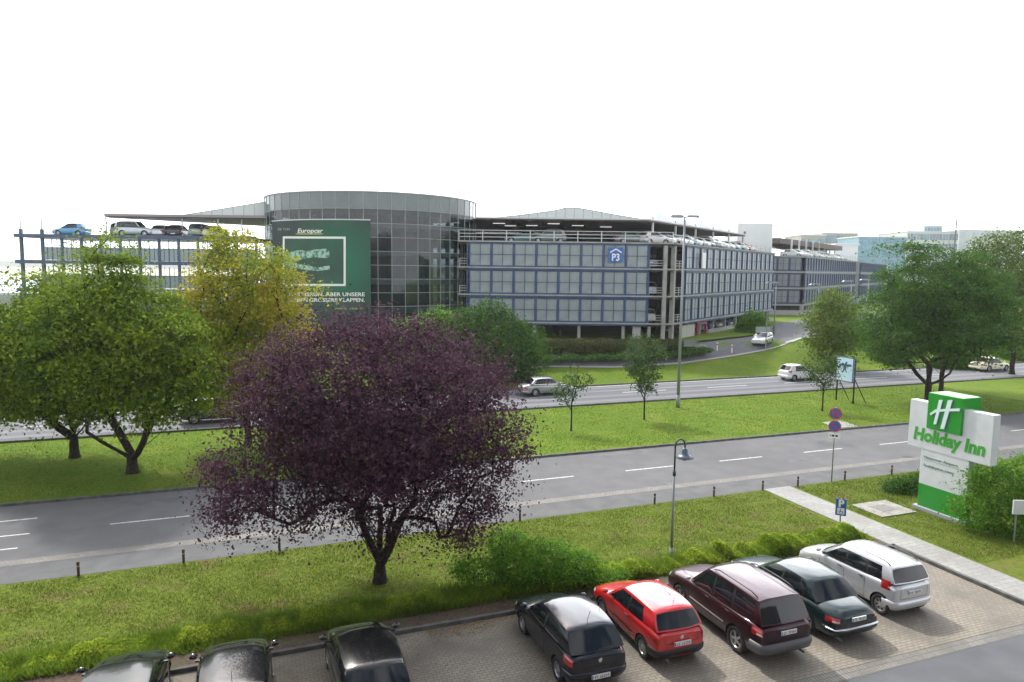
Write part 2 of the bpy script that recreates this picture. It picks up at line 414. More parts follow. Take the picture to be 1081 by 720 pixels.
    if not far:
        rs=random.Random(name+label); y=.19
        for k in range(8):
            if k not in (2,): 
                w_=.034; a=rs.choice([0,1,2])
                pl.box((xp-.0165,y-w_/2,zp),(.004,w_*.35,.07),m=2)
                pl.box((xp-.0168,y-w_/2,zp+(.03,0,-.03)[a]),(.004,w_,.014),m=2)
            y-=.053
    M_pb=mat('plate_blue',(.02,.05,.3),.5); pl.build('number_plate',[M_plate,M_pb,M_blk],root,local=True)
    # wheels
    tm,rm=wheel_meshes(r,.2,rim_style)
    for x in wx:
        for sy in (1,-1):
            w=bpy.data.objects.new('wheel',None); link(w,root); w.location=(x,sy*(W/2-.125),r); w.rotation_euler=(0,random.uniform(0,1.2),0 if sy>0 else math.pi)
            w.empty_display_size=.1
            obj('tyre',tm,w); obj('rim',rm,w)
    # mirrors
    dmir=cols[0][0]+.18; 
    for sy in (1,-1):
        g=MB(); zc=belt[0]+.09; yb=wbot(dmir); g.box((X(dmir),sy*(yb+.03),zc-.05),(.05,.10,.04),m=1); 
        g2=[(0,.0),(.045,.005),(.075,.03),(.085,.06)]
        M=Matrix.Translation((X(dmir)+.05,sy*(yb+.13),zc))@Matrix.Rotation(-math.pi/2,4,'Y')@Matrix.Diagonal((.8,1.25,1,1))
        g.lathe([(.001,.10),(.04,.095),(.075,.06),(.085,.0),(.08,-.005)],12,M@Matrix.Translation((0,0,-.11)),m=0); g.lathe([(.08,-.1),(.001,-.1)],12,M,m=2)
        o=g.build('wing_mirror',[sp.get('mirm',P),M_blk,M_glass],root,local=True,smooth=False); autosmooth(o)
    # lower dark floor so no light leaks
    if far: return root
    # seams & details
    def strip(nm,pts,w,m,off=.004,parent=None,sidey=None,back=False):
        G=[[],[]]
        for (d,z) in pts:
            for k,e in ((0,-w/2),(1,w/2)):
                if back: o,dr=(-L/2-1,d+(e if sidey=='v' else 0),z+(0 if sidey=='v' else e)),(1,0,0); nv=Vector((-1,0,0))
                else: 
                    o,dr=(X(d)+(e if sidey[1]=='v' else 0),sidey[0]*(W/2+1),z+(0 if sidey[1]=='v' else e)),(0,-sidey[0],0); nv=Vector((0,sidey[0],0))
                q=hit(o,dr)
                if q is None: return
                G[k].append(q[0]+nv*off)
        g=MB(); g.grid(G,0); return g.build(nm,m,parent or root,local=True)
    lz=lambda a,b,n=7: [lerp(a,b,i/n) for i in range(n+1)]
    for sy in (1,-1):
        for d in sp['doors']:
            strip('door_seam',[(d,z) for z in lz(.34,zbelt(d)-.02)],.012,M_seam,sidey=(sy,'v'))
        dd=sp['doors']; strip('door_seam',[(d,.335) for d in lz(dd[0],dd[-1],10)],.012,M_seam,sidey=(sy,'h'))
        for d in sp['handles']:
            z=zbelt(d)-.13; q=hit((X(d),sy*(W/2+1),z),(0,-sy,0))
            if q: g=MB(); g.box((X(d),q[0].y+sy*.015,z),(.17,.03,.03)); g.build('door_handle',sp.get('handm',M_blk),root,local=True,bevel=.006)
        if sp.get('sidestrip'):
            z,m,w_=sp['sidestrip']; a0=fo+r+.16; a1=fo+wb-r-.14; strip('side_moulding',[(d,z) for d in lz(a0,a1,12)],w_,m,.012,sidey=(sy,'h'))
        if sp.get('rails'):
            d0,d1=cols[0][1]+.25,cols[-1][1]-.1; pts=[]
            for i in range(9):
                d=lerp(d0,d1,i/8); z=zroof(d)+ (.055 if 0<i<8 else -.01); pts.append((X(d),sy*(wtop(d)-.06),z))
            g=MB(); g.tube(pts,.017,6); g.build('roof_rail',sp.get('railm',M_blk),root,local=True,smooth=True)
    # hatch / boot seam
    if sp.get('hatch'):
        z0,z1,hw=sp['hatch']
        for y in (-hw,hw): strip('hatch_seam',[(y,z) for z in lz(z0,z1)],.012,M_seam,sidey='v',back=True)
        strip('hatch_seam',[(y,z0) for y in lz(-hw,hw,10)],.012,M_seam,sidey='h',back=True)
    # antenna
    if sp.get('ant'):
        d=cols[-1][1]-.22; g=MB(); g.tube([(X(d),sp.get('anty',0),zroof(d)),(X(d)-.16,sp.get('anty',0),zroof(d)+.34)],.007,5); g.build('antenna',M_blk,root,local=True)
    if sp.get('wiper'):
        zz=sp['wiper']; t0=.12; e=cols[-1]; A=side(.12,e[0],e[1],1); B=side(.2,e[0],e[1],1)
        g=MB(); g.tube([(A.x-.09,0,A.z+.0),(B.x-.09,-.42,B.z-.03)],.012,5); g.build('rear_wiper',M_blk,root,local=True)
    if sp.get('badge'):
        z=sp['badge']; x=rear_x(z); g=MB(); g.lathe([(.055,0),(.055,.012),(.045,.016),(.001,.016)],20,Matrix.Translation((x+.004,0,z))@Matrix.Rotation(-math.pi/2,4,'Y')); g.build('badge',M_chrome,root,local=True)
    if sp.get('exhaust'):
        g=MB(); y=sp['exhaust']; g.tube([(-L/2+.3,y,zb+.03),(-L/2-.02,y,zb+.03)],.035,10,cap=False); g.build('exhaust_pipe',M_steel,root,local=True)
    return root
def cols5(a,b,c,d,e,bp=.1):  # a: A pillar foot/top, b: B pillar, c: C pillar, d: rear quarter start/end, e: end
    pass
NAVY=paint('paint_navy_black',(.006,.008,.016)); BLACK=paint('paint_black',(.006,.007,.008)); RED=paint('paint_red',(.52,.012,.016)); MAROON=paint('paint_maroon',(.040,.012,.018),.3,.5); GREYCL=mat('cladding_grey',(.085,.088,.092),.45)
GREEN=paint('paint_dark_green',(.006,.022,.022)); SILV=paint('paint_silver',(.56,.58,.61),.28,.35); BLUE=paint('paint_blue',(.06,.28,.52)); WHITE=paint('paint_white',(.72,.73,.72)); CREAM=paint('paint_taxi_cream',(.76,.72,.55)); DGREY=paint('paint_dark_grey',(.05,.055,.06),.3,.4); SILV2=paint('paint_silver_blue',(.42,.48,.53),.28,.35)
def hatch(L=4.15,W=1.74,H=1.44,p=NAVY,**k):
    s=dict(L=L,W=W,H=H,wb=2.51*L/4.15,fo=.84*L/4.15,belt=(.93,.985),paint=p,shoulder=[(0,.56),(.4,.70),(1.1,.86),(2,.92),(L-.5,.95),(L,.84)],
     top=[(0,.60),(.05,.665),(.16,.72),(.4,.80),(1.05,.935),(1.35,.96),(2.4,.95),(L-.5,.97),(L-.16,.97),(L-.05,.95),(L,.86)],
     cols=[(1.20,1.93,'paint'),(1.34,2.01,'glass'),(2.42,2.46,'black'),(2.52,2.54,'glass'),(L-.86,L-.98,'paint'),(L-.14,L-.56,'paint')],cb=(.22,.10),rb=(.07,.05),
     tail=((36,78),(.66,.93)),plate=.44,doors=[1.18,2.5],handles=[2.3],hatch=(.66,.93,.52),badge=.80,ant=1,wiper=1,exhaust=.4,rg=(.08,.9),bump=(.28,.60),po=.04)
    s.update(k); return s
def sedan(L=4.86,W=1.82,H=1.44,p=GREEN,**k):
    s=dict(L=L,W=W,H=H,wb=2.85*L/4.86,fo=.90*L/4.86,belt=(.93,.99),paint=p,r=.33,shoulder=[(0,.52),(.4,.66),(1.4,.84),(2.4,.90),(L-.9,.90),(L-.3,.80),(L,.66)],
     top=[(0,.58),(.05,.64),(.16,.70),(.4,.78),(1.35,.95),(1.7,.97),(3.5,.98),(L-1.0,1.02),(L-.4,.98),(L-.16,.93),(L-.05,.86),(L,.76)],
     cols=[(1.45,2.22,'paint'),(1.60,2.32,'glass'),(2.62,2.66,'black'),(2.70,2.72,'glass'),(3.62,3.30,'black'),(3.66,3.33,'glass'),(3.92,3.48,'paint'),(L-.78,3.62,'paint')],cb=(.24,.12),rb=(.14,.10),
     tail=((26,72),(.62,.82),(.67,.73)),plate=.74,doors=[1.42,2.66,3.62],handles=[2.48,3.45],ant=0,exhaust=.6,rg=(.06,.94),bump=(.28,.55),trim='chrome',lowz=.28,tin=.17,rdrop=.02)
    s.update(k); return s
def suv(L=4.61,W=1.86,H=1.74,p=MAROON,**k):
    s=dict(L=L,W=W,H=H,wb=2.70,fo=.86,belt=(1.10,1.14),paint=p,r=.37,clr=.28,shoulder=[(0,.72),(.4,.88),(1.2,1.0),(2,1.06),(L-.4,1.08),(L,.98)],
     top=[(0,.80),(.05,.88),(.16,.95),(.4,1.0),(1.15,1.10),(1.5,1.12),(L-.5,1.12),(L-.16,1.12),(L-.05,1.10),(L,1.0)],
     cols=[(1.35,1.98,'paint'),(1.50,2.08,'glass'),(2.42,2.44,'black'),(2.49,2.50,'glass'),(3.30,3.26,'black'),(3.42,3.36,'glass'),(L-.36,L-.50,'paint'),(L-.10,L-.40,'paint')],cb=(.16,.08),rb=(.05,.03),
     tail=((38,74),(.80,1.10),(.86,.93)),plate=.92,doors=[1.32,2.42,3.32],handles=[2.25,3.18],hatch=(.72,1.08,.62),rails=1,exhaust=-.55,rg=(.06,.92),rm=.04,bump=(.42,.72),bumpm=GREYCL,low=GREYCL,lowz=.55,bo=.07,tin=.15,nw=.86,tw=.88,badge=None,head=((4,50),(.74,.92)))
    s.update(k); return s
def mpv(L=4.45,W=1.78,H=1.62,p=SILV,**k):
    s=dict(L=L,W=W,H=H,wb=2.72,fo=.88,belt=(1.0,1.08),paint=p,r=.32,shoulder=[(0,.58),(.4,.74),(1.1,.92),(2,.98),(L-.4,1.02),(L,.9)],
     top=[(0,.66),(.05,.73),(.16,.79),(.4,.87),(1.0,1.02),(1.35,1.05),(L-.5,1.06),(L-.16,1.06),(L-.05,1.03),(L,.92)],
     cols=[(1.12,1.98,'paint'),(1.28,2.08,'glass'),(2.30,2.34,'black'),(2.36,2.40,'glass'),(3.28,3.22,'black'),(3.34,3.28,'glass'),(L-.52,L-.66,'paint'),(L-.12,L-.42,'paint')],cb=(.24,.12),rb=(.06,.05),
     tail=((50,86),(.78,1.16)),plate=.80,doors=[1.12,2.33,3.30],handles=[2.15,3.12],hatch=(.62,1.02,.56),rails=1,wiper=0,rg=(.06,.9),rm=.03,bump=(.28,.60),tin=.15,sidestrip=(.52,SILV2,.05))
    s.update(k); return s
# ================================================================ SETTING (local axes: x = along the road, y = away from the hotel)
RF=ROAD
def rbox(name,mb,mats,label=None,kind=None,**k):
    o=mb.build(name,mats,local=True,**k); o.rotation_euler=(0,0,RF); props(o,kind=kind); MW[o.name]=Matrix.Rotation(RF,4,'Z'); return o
def sheet(name,u0,u1,v0,v1,z,m,kind='structure',step=None):
    g=MB(); nu=int(max(1,abs(u1-u0)/(step or 1e9))); nv=int(max(1,abs(v1-v0)/(step or 1e9)))
    g.grid([[(lerp(u0,u1,i/nu),lerp(v0,v1,j/nv),z+(terr_v(lerp(v0,v1,j/nv)) if step else 0)) for i in range(nu+1)] for j in range(nv+1)])
    return rbox(name,g,m,kind=kind)
M_grass=mat('lawn',(.12,.195,.018),.95,spec=.1,col2=(.09,.15,.015),nscale=3.5,bump=.6,bscale=22,col3=(.16,.20,.025),n3=.35,thr3=(.48,.72),detail=10)
M_grass_near=mat('lawn_rough',(.13,.17,.022),.95,spec=.1,col2=(.08,.115,.016),nscale=4.5,bump=1.,bscale=16,col3=(.15,.115,.05),n3=.7,thr3=(.54,.74),detail=12)
M_mulch=mat('bark_mulch',(.12,.075,.05),.95,col2=(.05,.035,.025),nscale=12,bump=.8,bscale=30,col3=(.06,.08,.03),n3=1.2)
# terrain with a rise towards the car park, reaching the horizon
vs=[-400,-60,0,13,20,30,40,50,56.6]+[57.2+i*.8 for i in range(14)]+[70,90,150,300,700,1800,5000]
us=[-5000,-1500,-500,-200,-80,-40,-20,0,20,40,60,80,120,200,500,1500,5000]
g=MB(); g.grid([[(u,v,terr_v(v)-.004) for u in us] for v in vs]); rbox('ground_lawn',g,M_grass,kind='structure')
sheet('lawn_front',-80,110,19.6,26.7,.002,M_grass_near); sheet('lawn_side',25.15,110,-30,19.6,.002,M_grass_near)
# main asphalt drive and paved bays
M_drive=mat('asphalt_drive',(.105,.11,.12),.95,spec=.15,col2=(.14,.145,.152),nscale=.6,bump=.4,bscale=90,col3=(.08,.082,.088),n3=.25,thr3=(.5,.8))
sheet('driveway_asphalt',-80,110,-30,13.0,.002,M_drive)
M_pave=brick('bay_pavers',(.27,.24,.19),(.225,.20,.16),(.105,.095,.08),.21,.11,blot=(.13,.118,.098))
M_pavg=brick('gutter_pavers',(.22,.21,.185),(.17,.16,.145),(.05,.05,.045),.11,.21,blot=(.12,.115,.10),off=0)
sheet('parking_bays',-80,23.35,13.42,19.15,.012,M_pave)
sheet('gutter_strip',-80,40,13.0,13.42,.006,M_pavg)
# dark line where the drain row meets the bays
g=MB(); g.box((-20,19.22,.05),(87,.12,.16)); g.box((23.44,16.3,.05),(.14,5.9,.16)); rbox('parking_kerb',g,M_kerb,kind='structure')
g=MB(); g.box((-20,20.2,.02),(87,1.8,.05)); rbox('planting_bed',g,M_mulch,kind='structure')
# footpath of pale slabs
M_slab=brick('path_slabs',(.32,.32,.30),(.27,.27,.255),(.15,.15,.14),.4,.25,blot=(.22,.22,.205))
sheet('footpath',23.52,25.15,12.9,26.75,.03,M_slab)
# near road: pavement, cobble gutter, carriageway
M_walk=mat('pavement_asphalt',(.115,.118,.12),.95,spec=.15,col2=(.145,.147,.148),nscale=1.2,bump=.2,bscale=60)
sheet('pavement',-400,600,26.7,28.36,.01,M_walk)
M_cob=brick('cobble_gutter',(.25,.235,.215),(.19,.18,.165),(.08,.08,.07),.16,.12,blot=(.14,.135,.12))
sheet('cobble_gutter',-400,600,28.34,28.86,.016,M_cob)
sheet('near_road',-400,600,28.76,35.6,.006,M_asph)
def kerbline(v,u0=-400,u1=600): g.box(((u0+u1)/2,v,.03),(u1-u0,.14,.18))
g=MB(); kerbline(35.66); kerbline(48.62); kerbline(56.85); rbox('road_kerb',g,M_kerb,kind='structure')
sheet('far_road',-400,600,48.7,56.78,.006,M_asph2)
g=MB()
def dash(u,v,l=3.,w=.105,z=.011): g.add([(u,v-w/2,z),(u+l,v-w/2,z),(u+l,v+w/2,z),(u,v+w/2,z)],[(0,1,2,3)])
k=-6
u=-5.8
while u<140:
    if not(0<u<12 and False): dash(u,31.75)
    u+=6.1
for u in (13.7-6.1*4-6,): pass
for v in (33.5,31.62,30.1):
    for i in range(8): dash(-11.6-i*6.1+ (0 if v<33 else -.2),v,3.0)
for i in range(-40,60): dash(21.5+i*9.,53.0,4.5,.16)
g.add([(-400,48.95,.011),(600,48.95,.011),(600,49.12,.011),(-400,49.12,.011)],[(0,1,2,3)]); g.add([(-400,56.35,.011),(600,56.35,.011),(600,56.52,.011),(-400,56.52,.011)],[(0,1,2,3)])
rbox('lane_markings',g,M_white,kind='structure')
M_rp=mat('repair_asphalt',(.095,.098,.105),.92,col2=(.13,.132,.138),nscale=1.5,bump=.2,bscale=60); M_rl=mat('worn_asphalt',(.20,.205,.21),.9,col2=(.16,.165,.17),nscale=.9)
g=MB(); rs=random.Random(12)
for u0,v0,l,w_ in ((40,34.3,5.5,1.1),(28,30.2,3,.6),(17.5,34.6,4.5,.7),(-6,33.9,6,.8),(9,29.6,2.2,.9),(50,30.5,8,1.2),(33.5,33.0,.9,.7)): 
    g.add([(u0,v0,.0085),(u0+l,v0+rs.uniform(-.05,.05),.0085),(u0+l+.1,v0+w_,.0085),(u0-.05,v0+w_*.95,.0085)],[(0,1,2,3)])
for v0 in (32.3,35.1):   # tar seams
    u0=-14
    while u0<70:
        l=rs.uniform(3,9); dv0=rs.uniform(-.06,.06); g.add([(u0,v0+dv0,.0087),(u0+l,v0+dv0+rs.uniform(-.08,.08),.0087),(u0+l,v0+dv0+.05,.0087),(u0,v0+dv0+.04,.0087)],[(0,1,2,3)]); u0+=l+rs.uniform(0,5)
for u0 in (-4,6.2,18.6,26.4,38,52): g.add([(u0,28.9,.0089),(u0+.05,28.9,.0089),(u0+.5,35.5,.0089),(u0+.46,35.5,.0089)],[(0,1,2,3)])
rbox('road_repairs',g,M_rp,kind='structure')
g=MB()
for v0,w_ in ((49.8,.7),(51.5,.7),(53.8,.7),(55.4,.6)): g.add([(-400,v0,.0085),(600,v0,.0085),(600,v0+w_,.0085),(-400,v0+w_,.0085)],[(0,1,2,3)])
rbox('tyre_polished_tracks',g,mat('polished_asphalt',(.20,.205,.215),.85,spec=.3,col2=(.155,.16,.17),nscale=.4,mapping=(.1,2,1)),kind='structure')
g=MB()
for u0,v0 in ((3.2,28.98),(19.5,28.98),(36,28.98)): g.box((u0,v0,.014),(.5,.32,.012))
rbox('gully_grates',g,M_dark,kind='structure')
# side street in front of the car park
M_asph3=mat('side_street_asphalt',(.13,.133,.14),.95,spec=.15,col2=(.155,.158,.163),nscale=.8,bump=.2,bscale=40)
M_lane=mat('lane_pavers',(.27,.26,.25),.9,col2=(.22,.21,.2),nscale=2)
def drape(name,outer,inner,m,dz,kind='structure',n=24):
    # strip between two pixel polylines of equal length, draped on the terrain
    def res(pl,k):
        P=[att(*p) for p in pl]; d=[0]
        for a,b in zip(P,P[1:]): d.append(d[-1]+(b-a).length)
        out=[]
        for i in range(k+1):
            t=d[-1]*i/k
            for j in range(len(P)-1):
                if t<=d[j+1]+1e-6: f=(t-d[j])/(d[j+1]-d[j]+1e-9); out.append(P[j].lerp(P[j+1],f)); break
        return out
    A=res(outer,n); B=res(inner,n); g=MB(); G=[]
    for q in range(13):
        row=[]
        for a,b in zip(A,B): p=a.lerp(b,q/12); row.append((p.x,p.y,terr(p.x,p.y)+dz))
        G.append(row)
    g.grid(G); o=g.build(name,m); props(o,kind=kind); return o
drape('side_street',[(470,391),(581,387.5),(656,388.5),(721,384),(765,377.5),(789,373.5),(815,368.5),(829,364),(855,356),(905,347),(990,338)],[(470,375),(590,366),(640,364),(690,362),(735,359),(760,355),(783,351),(800,346),(820,341),(860,336),(940,330)],M_asph3,.03)
drape('lane_kerb',[(470,391.6),(581,388.1),(656,389.1),(721,384.6),(765,378.1),(789,374.1),(815,369.1),(829,364.6),(855,356.6)],[(470,390.2),(581,386.7),(656,387.7),(721,383.2),(765,376.7),(789,372.7),(815,367.9),(829,363.4),(855,355.4)],M_conc,.06)
drape('grass_verge',[(735,362),(752,360.5),(770,358),(788,356.5),(800,354)],[(733,361.6),(752,356.5),(775,352.2),(795,350),(800,353)],M_grass,.22)
drape('pale_kerb_patch',[(829,363.5),(838,361.5),(850,357.5)],[(829,361.5),(838,359),(852,355.2)],M_conc,.085)
# manhole slab and slab in the median
g=MB(); c=Vector((26.9,22.7)); g.box((c.x,c.y,.02),(2.1,1.7,.05),m=0); g.box((c.x,c.y,.048),(.9,.75,.012),m=1)
o=g.build('manhole_slab',[mat('manhole_concrete',(.33,.32,.29),.9,col2=(.22,.21,.18),nscale=3),mat('iron_cover',(.13,.125,.12),.7,col2=(.2,.19,.17),nscale=8)],local=True); o.rotation_euler=(0,0,RF); props(o,'square concrete slab with an iron cover set in the lawn beside the hotel sign','manhole')
g=MB(); a=[to_uv(att(*p)) for p in ((868,446),(888,444),(906,450.5),(880,452))]; g.add([(u,v,.012) for u,v in a],[(0,1,2,3)]); rbox('concrete_patch',g,M_conc,kind='structure')
# apron, distant field, hills
M_apron=mat('apron_concrete',(.5,.5,.48),.9,col2=(.42,.42,.41),nscale=.02)
g=MB(); g.grid([[(x,y,2.53) for x in (-600,-300,-60)] for y in (170,260,420)]); o=g.build('apron',M_apron); props(o,kind='structure')
M_field=mat('distant_field',(.45,.45,.26),.95,col2=(.3,.35,.2),nscale=.01)
g=MB(); g.grid([[(x,y,2.54) for x in (-2500,-900,-60)] for y in (421,800,1500)]); o=g.build('distant_field',M_field); props(o,kind='structure')
g=MB(); rs=random.Random(4); n=60
top=[34+9*math.sin(i*.35)+6*math.sin(i*.9+1)+rs.uniform(-1.5,1.5) for i in range(n)]
rows=[]
for k,(dy,f) in enumerate(((0,.0),(30,.55),(90,1.),(300,.9),(600,0))): rows.append([(-4200+i*150,1950+dy,2+top[i]*f*.62) for i in range(n)])
g.grid(rows); o=g.build('distant_hills',mat('hill_woods',(.05,.075,.04),.95,col2=(.08,.1,.05),nscale=.01),smooth=True); props(o,kind='structure')
# ================================================================ CAR PARK
C1=Vector((18.8,82.,0)); DV=Vector((.5754,.8179,0)); NV=Vector((.8179,-.5754,0)); AZR=math.atan2(DV.y,DV.x)
ZL=[2.5,4.45,7.72,10.93,13.97]
M_bl=mat('blue_steel',(.035,.075,.19),.5,.2,col2=(.045,.09,.2),nscale=1)
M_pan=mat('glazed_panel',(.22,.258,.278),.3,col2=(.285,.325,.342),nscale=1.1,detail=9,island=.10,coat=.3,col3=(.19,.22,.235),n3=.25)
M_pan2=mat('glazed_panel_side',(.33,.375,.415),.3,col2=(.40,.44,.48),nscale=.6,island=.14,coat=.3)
M_cc=mat('car_park_concrete',(.38,.375,.35),.85,col2=(.29,.285,.27),nscale=.8)
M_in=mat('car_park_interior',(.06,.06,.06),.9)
M_can=mat('canopy_fascia_brown',(.10,.065,.065),.6,col2=(.085,.06,.06),nscale=.3)
M_tent=mat('canopy_membrane',(.72,.77,.77),.5,trans=.35)
def panel_proto(w,h,m,fr=.12,depth=.16,fm=None):
    f=MB(); y=-depth/2
    f.box((w/2,y,fr/2),(w,depth,fr)); f.box((w/2,y,h-fr/2),(w,depth,fr))
    f.box((fr/2,y,h/2),(fr,depth,h-2*fr-.002)); f.box((w-fr/2,y,h/2),(fr,depth,h-2*fr-.002))
    f.box((w/2,y-.01,h/2),(.05,.05,h-2*fr-.004)); f.box((w/2,y-.008,h/2),(w-2*fr-.004,.05,.05))
    p=MB()
    for i in (0,1):
        for j in (0,1):
            x0=fr+i*(w/2-fr+.001)+.03; x1=x0+w/2-fr-.06; z0=fr+j*(h/2-fr)+.03; z1=z0+h/2-fr-.06
            p.box(((x0+x1)/2,-.02,(z0+z1)/2),(x1-x0,.03,z1-z0))
    a=f.build('p',fm or M_bl,local=True); b=p.build('q',m,local=True); am,bm_=a.data,b.data; bpy.data.objects.remove(a); bpy.data.objects.remove(b); return am,bm_
def place_panel(meshes,parent,origin,ang):
    f=obj('window_frame',meshes[0],parent); M=MW[parent.name].inverted()@Matrix.Translation(origin)@Matrix.Rotation(ang,4,'Z'); f.matrix_local=M
    obj('pane',meshes[1],f)
garage=empty('parking_garage','large multi storey car park with blue framed grey glazed bays right of the rotunda','car park',(C1.x,C1.y,2.5))
bw=2.65; X0=-5.2
pf=panel_proto(bw,2.85,M_pan)
for k in range(3):
    for i in range(8): place_panel(pf,garage,Vector((X0+i*bw,82.,ZL[k+1]+.14)),0)
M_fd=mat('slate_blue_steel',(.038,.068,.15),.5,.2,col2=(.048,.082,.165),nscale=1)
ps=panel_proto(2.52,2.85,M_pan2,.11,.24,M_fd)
S0=4.1
for k in range(3):
    for i in range(16):
        o=C1+DV*(S0+i*2.52); place_panel(ps,garage,Vector((o.x,o.y,ZL[k+1]+.14)),AZR)
SE=S0+16*2.52+.1
E1=C1+DV*SE
# floor slabs
foot=[(-6.5,82.),(C1.x,82.),(E1.x,E1.y),(E1.x-26,E1.y+20),(-6.5,120)]
for k in range(1,5):
    g=MB(); z=ZL[k]; g.prism([(x,y) for x,y in foot],z-.28,z,m=1)
    # pale edge beam round the two faces
    g.bar((-6.5,81.78,z+.05),(C1.x+.12,81.78,z+.05),.3,.16); a=C1+NV*.22; b=E1+NV*.22; g.bar((a.x,a.y,z+.05),(b.x,b.y,z+.05),.3,.16)
    g.bar((-5.2,81.84,z-.13),(16.,81.84,z-.13),.2,.2,m=2); q=C1+DV*4.1+NV*.16; b=E1+NV*.16; g.bar((q.x,q.y,z-.13),(b.x,b.y,z-.13),.2,.2,m=2)
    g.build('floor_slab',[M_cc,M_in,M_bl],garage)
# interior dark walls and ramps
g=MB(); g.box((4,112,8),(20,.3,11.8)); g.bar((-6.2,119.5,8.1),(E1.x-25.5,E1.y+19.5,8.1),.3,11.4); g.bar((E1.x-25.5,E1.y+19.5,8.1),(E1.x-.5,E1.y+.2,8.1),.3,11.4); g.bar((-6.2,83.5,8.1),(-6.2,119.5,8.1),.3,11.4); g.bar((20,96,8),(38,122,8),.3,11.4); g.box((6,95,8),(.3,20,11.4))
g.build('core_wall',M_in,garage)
# exterior columns
def col(x,y,z0,z1,w=.35,d=.35,ang=0,m=M_cc): g=MB(); g.box((x,y,(z0+z1)/2),(w,d,z1-z0),ang); g.build('column',m,garage)
for x in (-6.3,-2.6,2.7,8.0,13.3,16.4): col(x,82.35,2.4,ZL[1]-.3)
col(18.0,82.0,2.4,ZL[4]-.2,.45,.5); q=C1+DV*.75+NV*-.1; col(q.x,q.y,2.4,ZL[4]-.2,.45,.5,AZR)
for s in (6.0,10.8,15.9,21,26,31,36,41,44.2): q=C1+DV*s-NV*.3; col(q.x,q.y,2.4,ZL[1]-.3,.35,.35,AZR)
for x in (-5.4,16.1): col(x,82.1,ZL[1],ZL[4]-.3,.18,.2,0,M_bl)
q=C1+DV*3.95; col(q.x,q.y,ZL[1],ZL[4]-.3,.18,.2,AZR,M_bl)
for i in range(9): pass
# railings in the open bays
def railing(parent,a,b,z,n,h=1.1,nm='railing',rails=3,w=.05,m=None):
    g=MB(); a=Vector(a); b=Vector(b)
    for i in range(n+1):
        p=a.lerp(b,i/n); g.box((p.x,p.y,z+h/2),(w*1.3,w*1.3,h),AZR)
    for k in range(rails): zz=z+h-.03-k*(h/ (rails+.2)); g.bar((a.x,a.y,zz),(b.x,b.y,zz),w)
    return g.build(nm,m or M_rail,parent)
for k in range(1,4):
    railing(garage,(16.2,82.05,0),(18.0,82.05,0),ZL[k]+.15,1,.95); railing(garage,(-6.3,82.05,0),(-5.4,82.05,0),ZL[k]+.15,1,.95)
    a=C1+DV*.9; b=C1+DV*3.9; railing(garage,(a.x,a.y,0),(b.x,b.y,0),ZL[k]+.15,2,.95)
railing(garage,(-6.4,81.9,0),(C1.x,81.9,0),ZL[4]+.12,9,1.25,w=.07); a=C1+NV*.05; b=E1+NV*.05; railing(garage,(a.x,a.y,0),(b.x,b.y,0),ZL[4]+.12,17,1.0,w=.06)
# ground floor walls
g=MB(); q=C1+DV*2.6; 
a=C1+DV*4.0-NV*.2; b=C1+DV*8.6-NV*.2; g.bar((a.x,a.y,3.25),(b.x,b.y,3.25),.25,1.6); g.build('end_wall',mat('pale_render',(.55,.55,.52),.85,col2=(.45,.45,.43),nscale=2),garage)
g=MB(); g.box((14.9,82.3,3.35),(.95,.2,1.7)); g.build('door',mat('grey_door',(.42,.43,.42),.5),garage)
g=MB(); a=C1+DV*13.0+NV*.1; b=C1+DV*44+NV*.1; g.bar((a.x,a.y,2.72),(b.x,b.y,2.72),.3,.55); g.build('plinth_wall',M_conc,garage)
g=MB(); a=C1+DV*9.2; b=C1+DV*12.4; 
for p in (a,b): g.box((p.x,p.y,3.2),(.25,.25,1.9),AZR)
g.bar((a.x,a.y,4.0),(b.x,b.y,4.0),.26,.35); g.build('entrance_frame',mat('magenta_frame',(.30,.03,.07),.5),garage)
# P3 sign (plate, parking roof chevron and lettering)
M_sb=mat('sign_blue',(.025,.13,.42),.45); M_sw=mat('sign_white',(.8,.8,.8),.5)
g=MB(); SX=X0+6*bw+bw*.52; SZ=12.62; g.box((SX,81.62,SZ),(1.72,.12,1.72)); sg=g.build('parking_sign',M_sb,garage)
MW[sg.name]=MW[garage.name]
g=MB(); 
for s in (-1,1): g.add([(SX+s*.0,81.55,SZ+.74),(SX+s*.0,81.55,SZ+.58),(SX+s*.68,81.55,SZ+.18),(SX+s*.68,81.55,SZ+.34)],[(0,1,2,3) if s<0 else (3,2,1,0)])
V,F=text_geo('P3',1.15,.01,.025,align='CENTER'); g.add([(SX+x*.85,81.55-z,SZ-.68+y) for x,y,z in V],F)
t=g.build('sign_lettering',M_sw,garage); t.parent=sg
# white banner sign on the right face
g=MB(); q=C1+DV*9.4+NV*.5; g.box((q.x,q.y,12.2),(1.3,.1,2.0),AZR); g.build('banner',M_sw,garage)
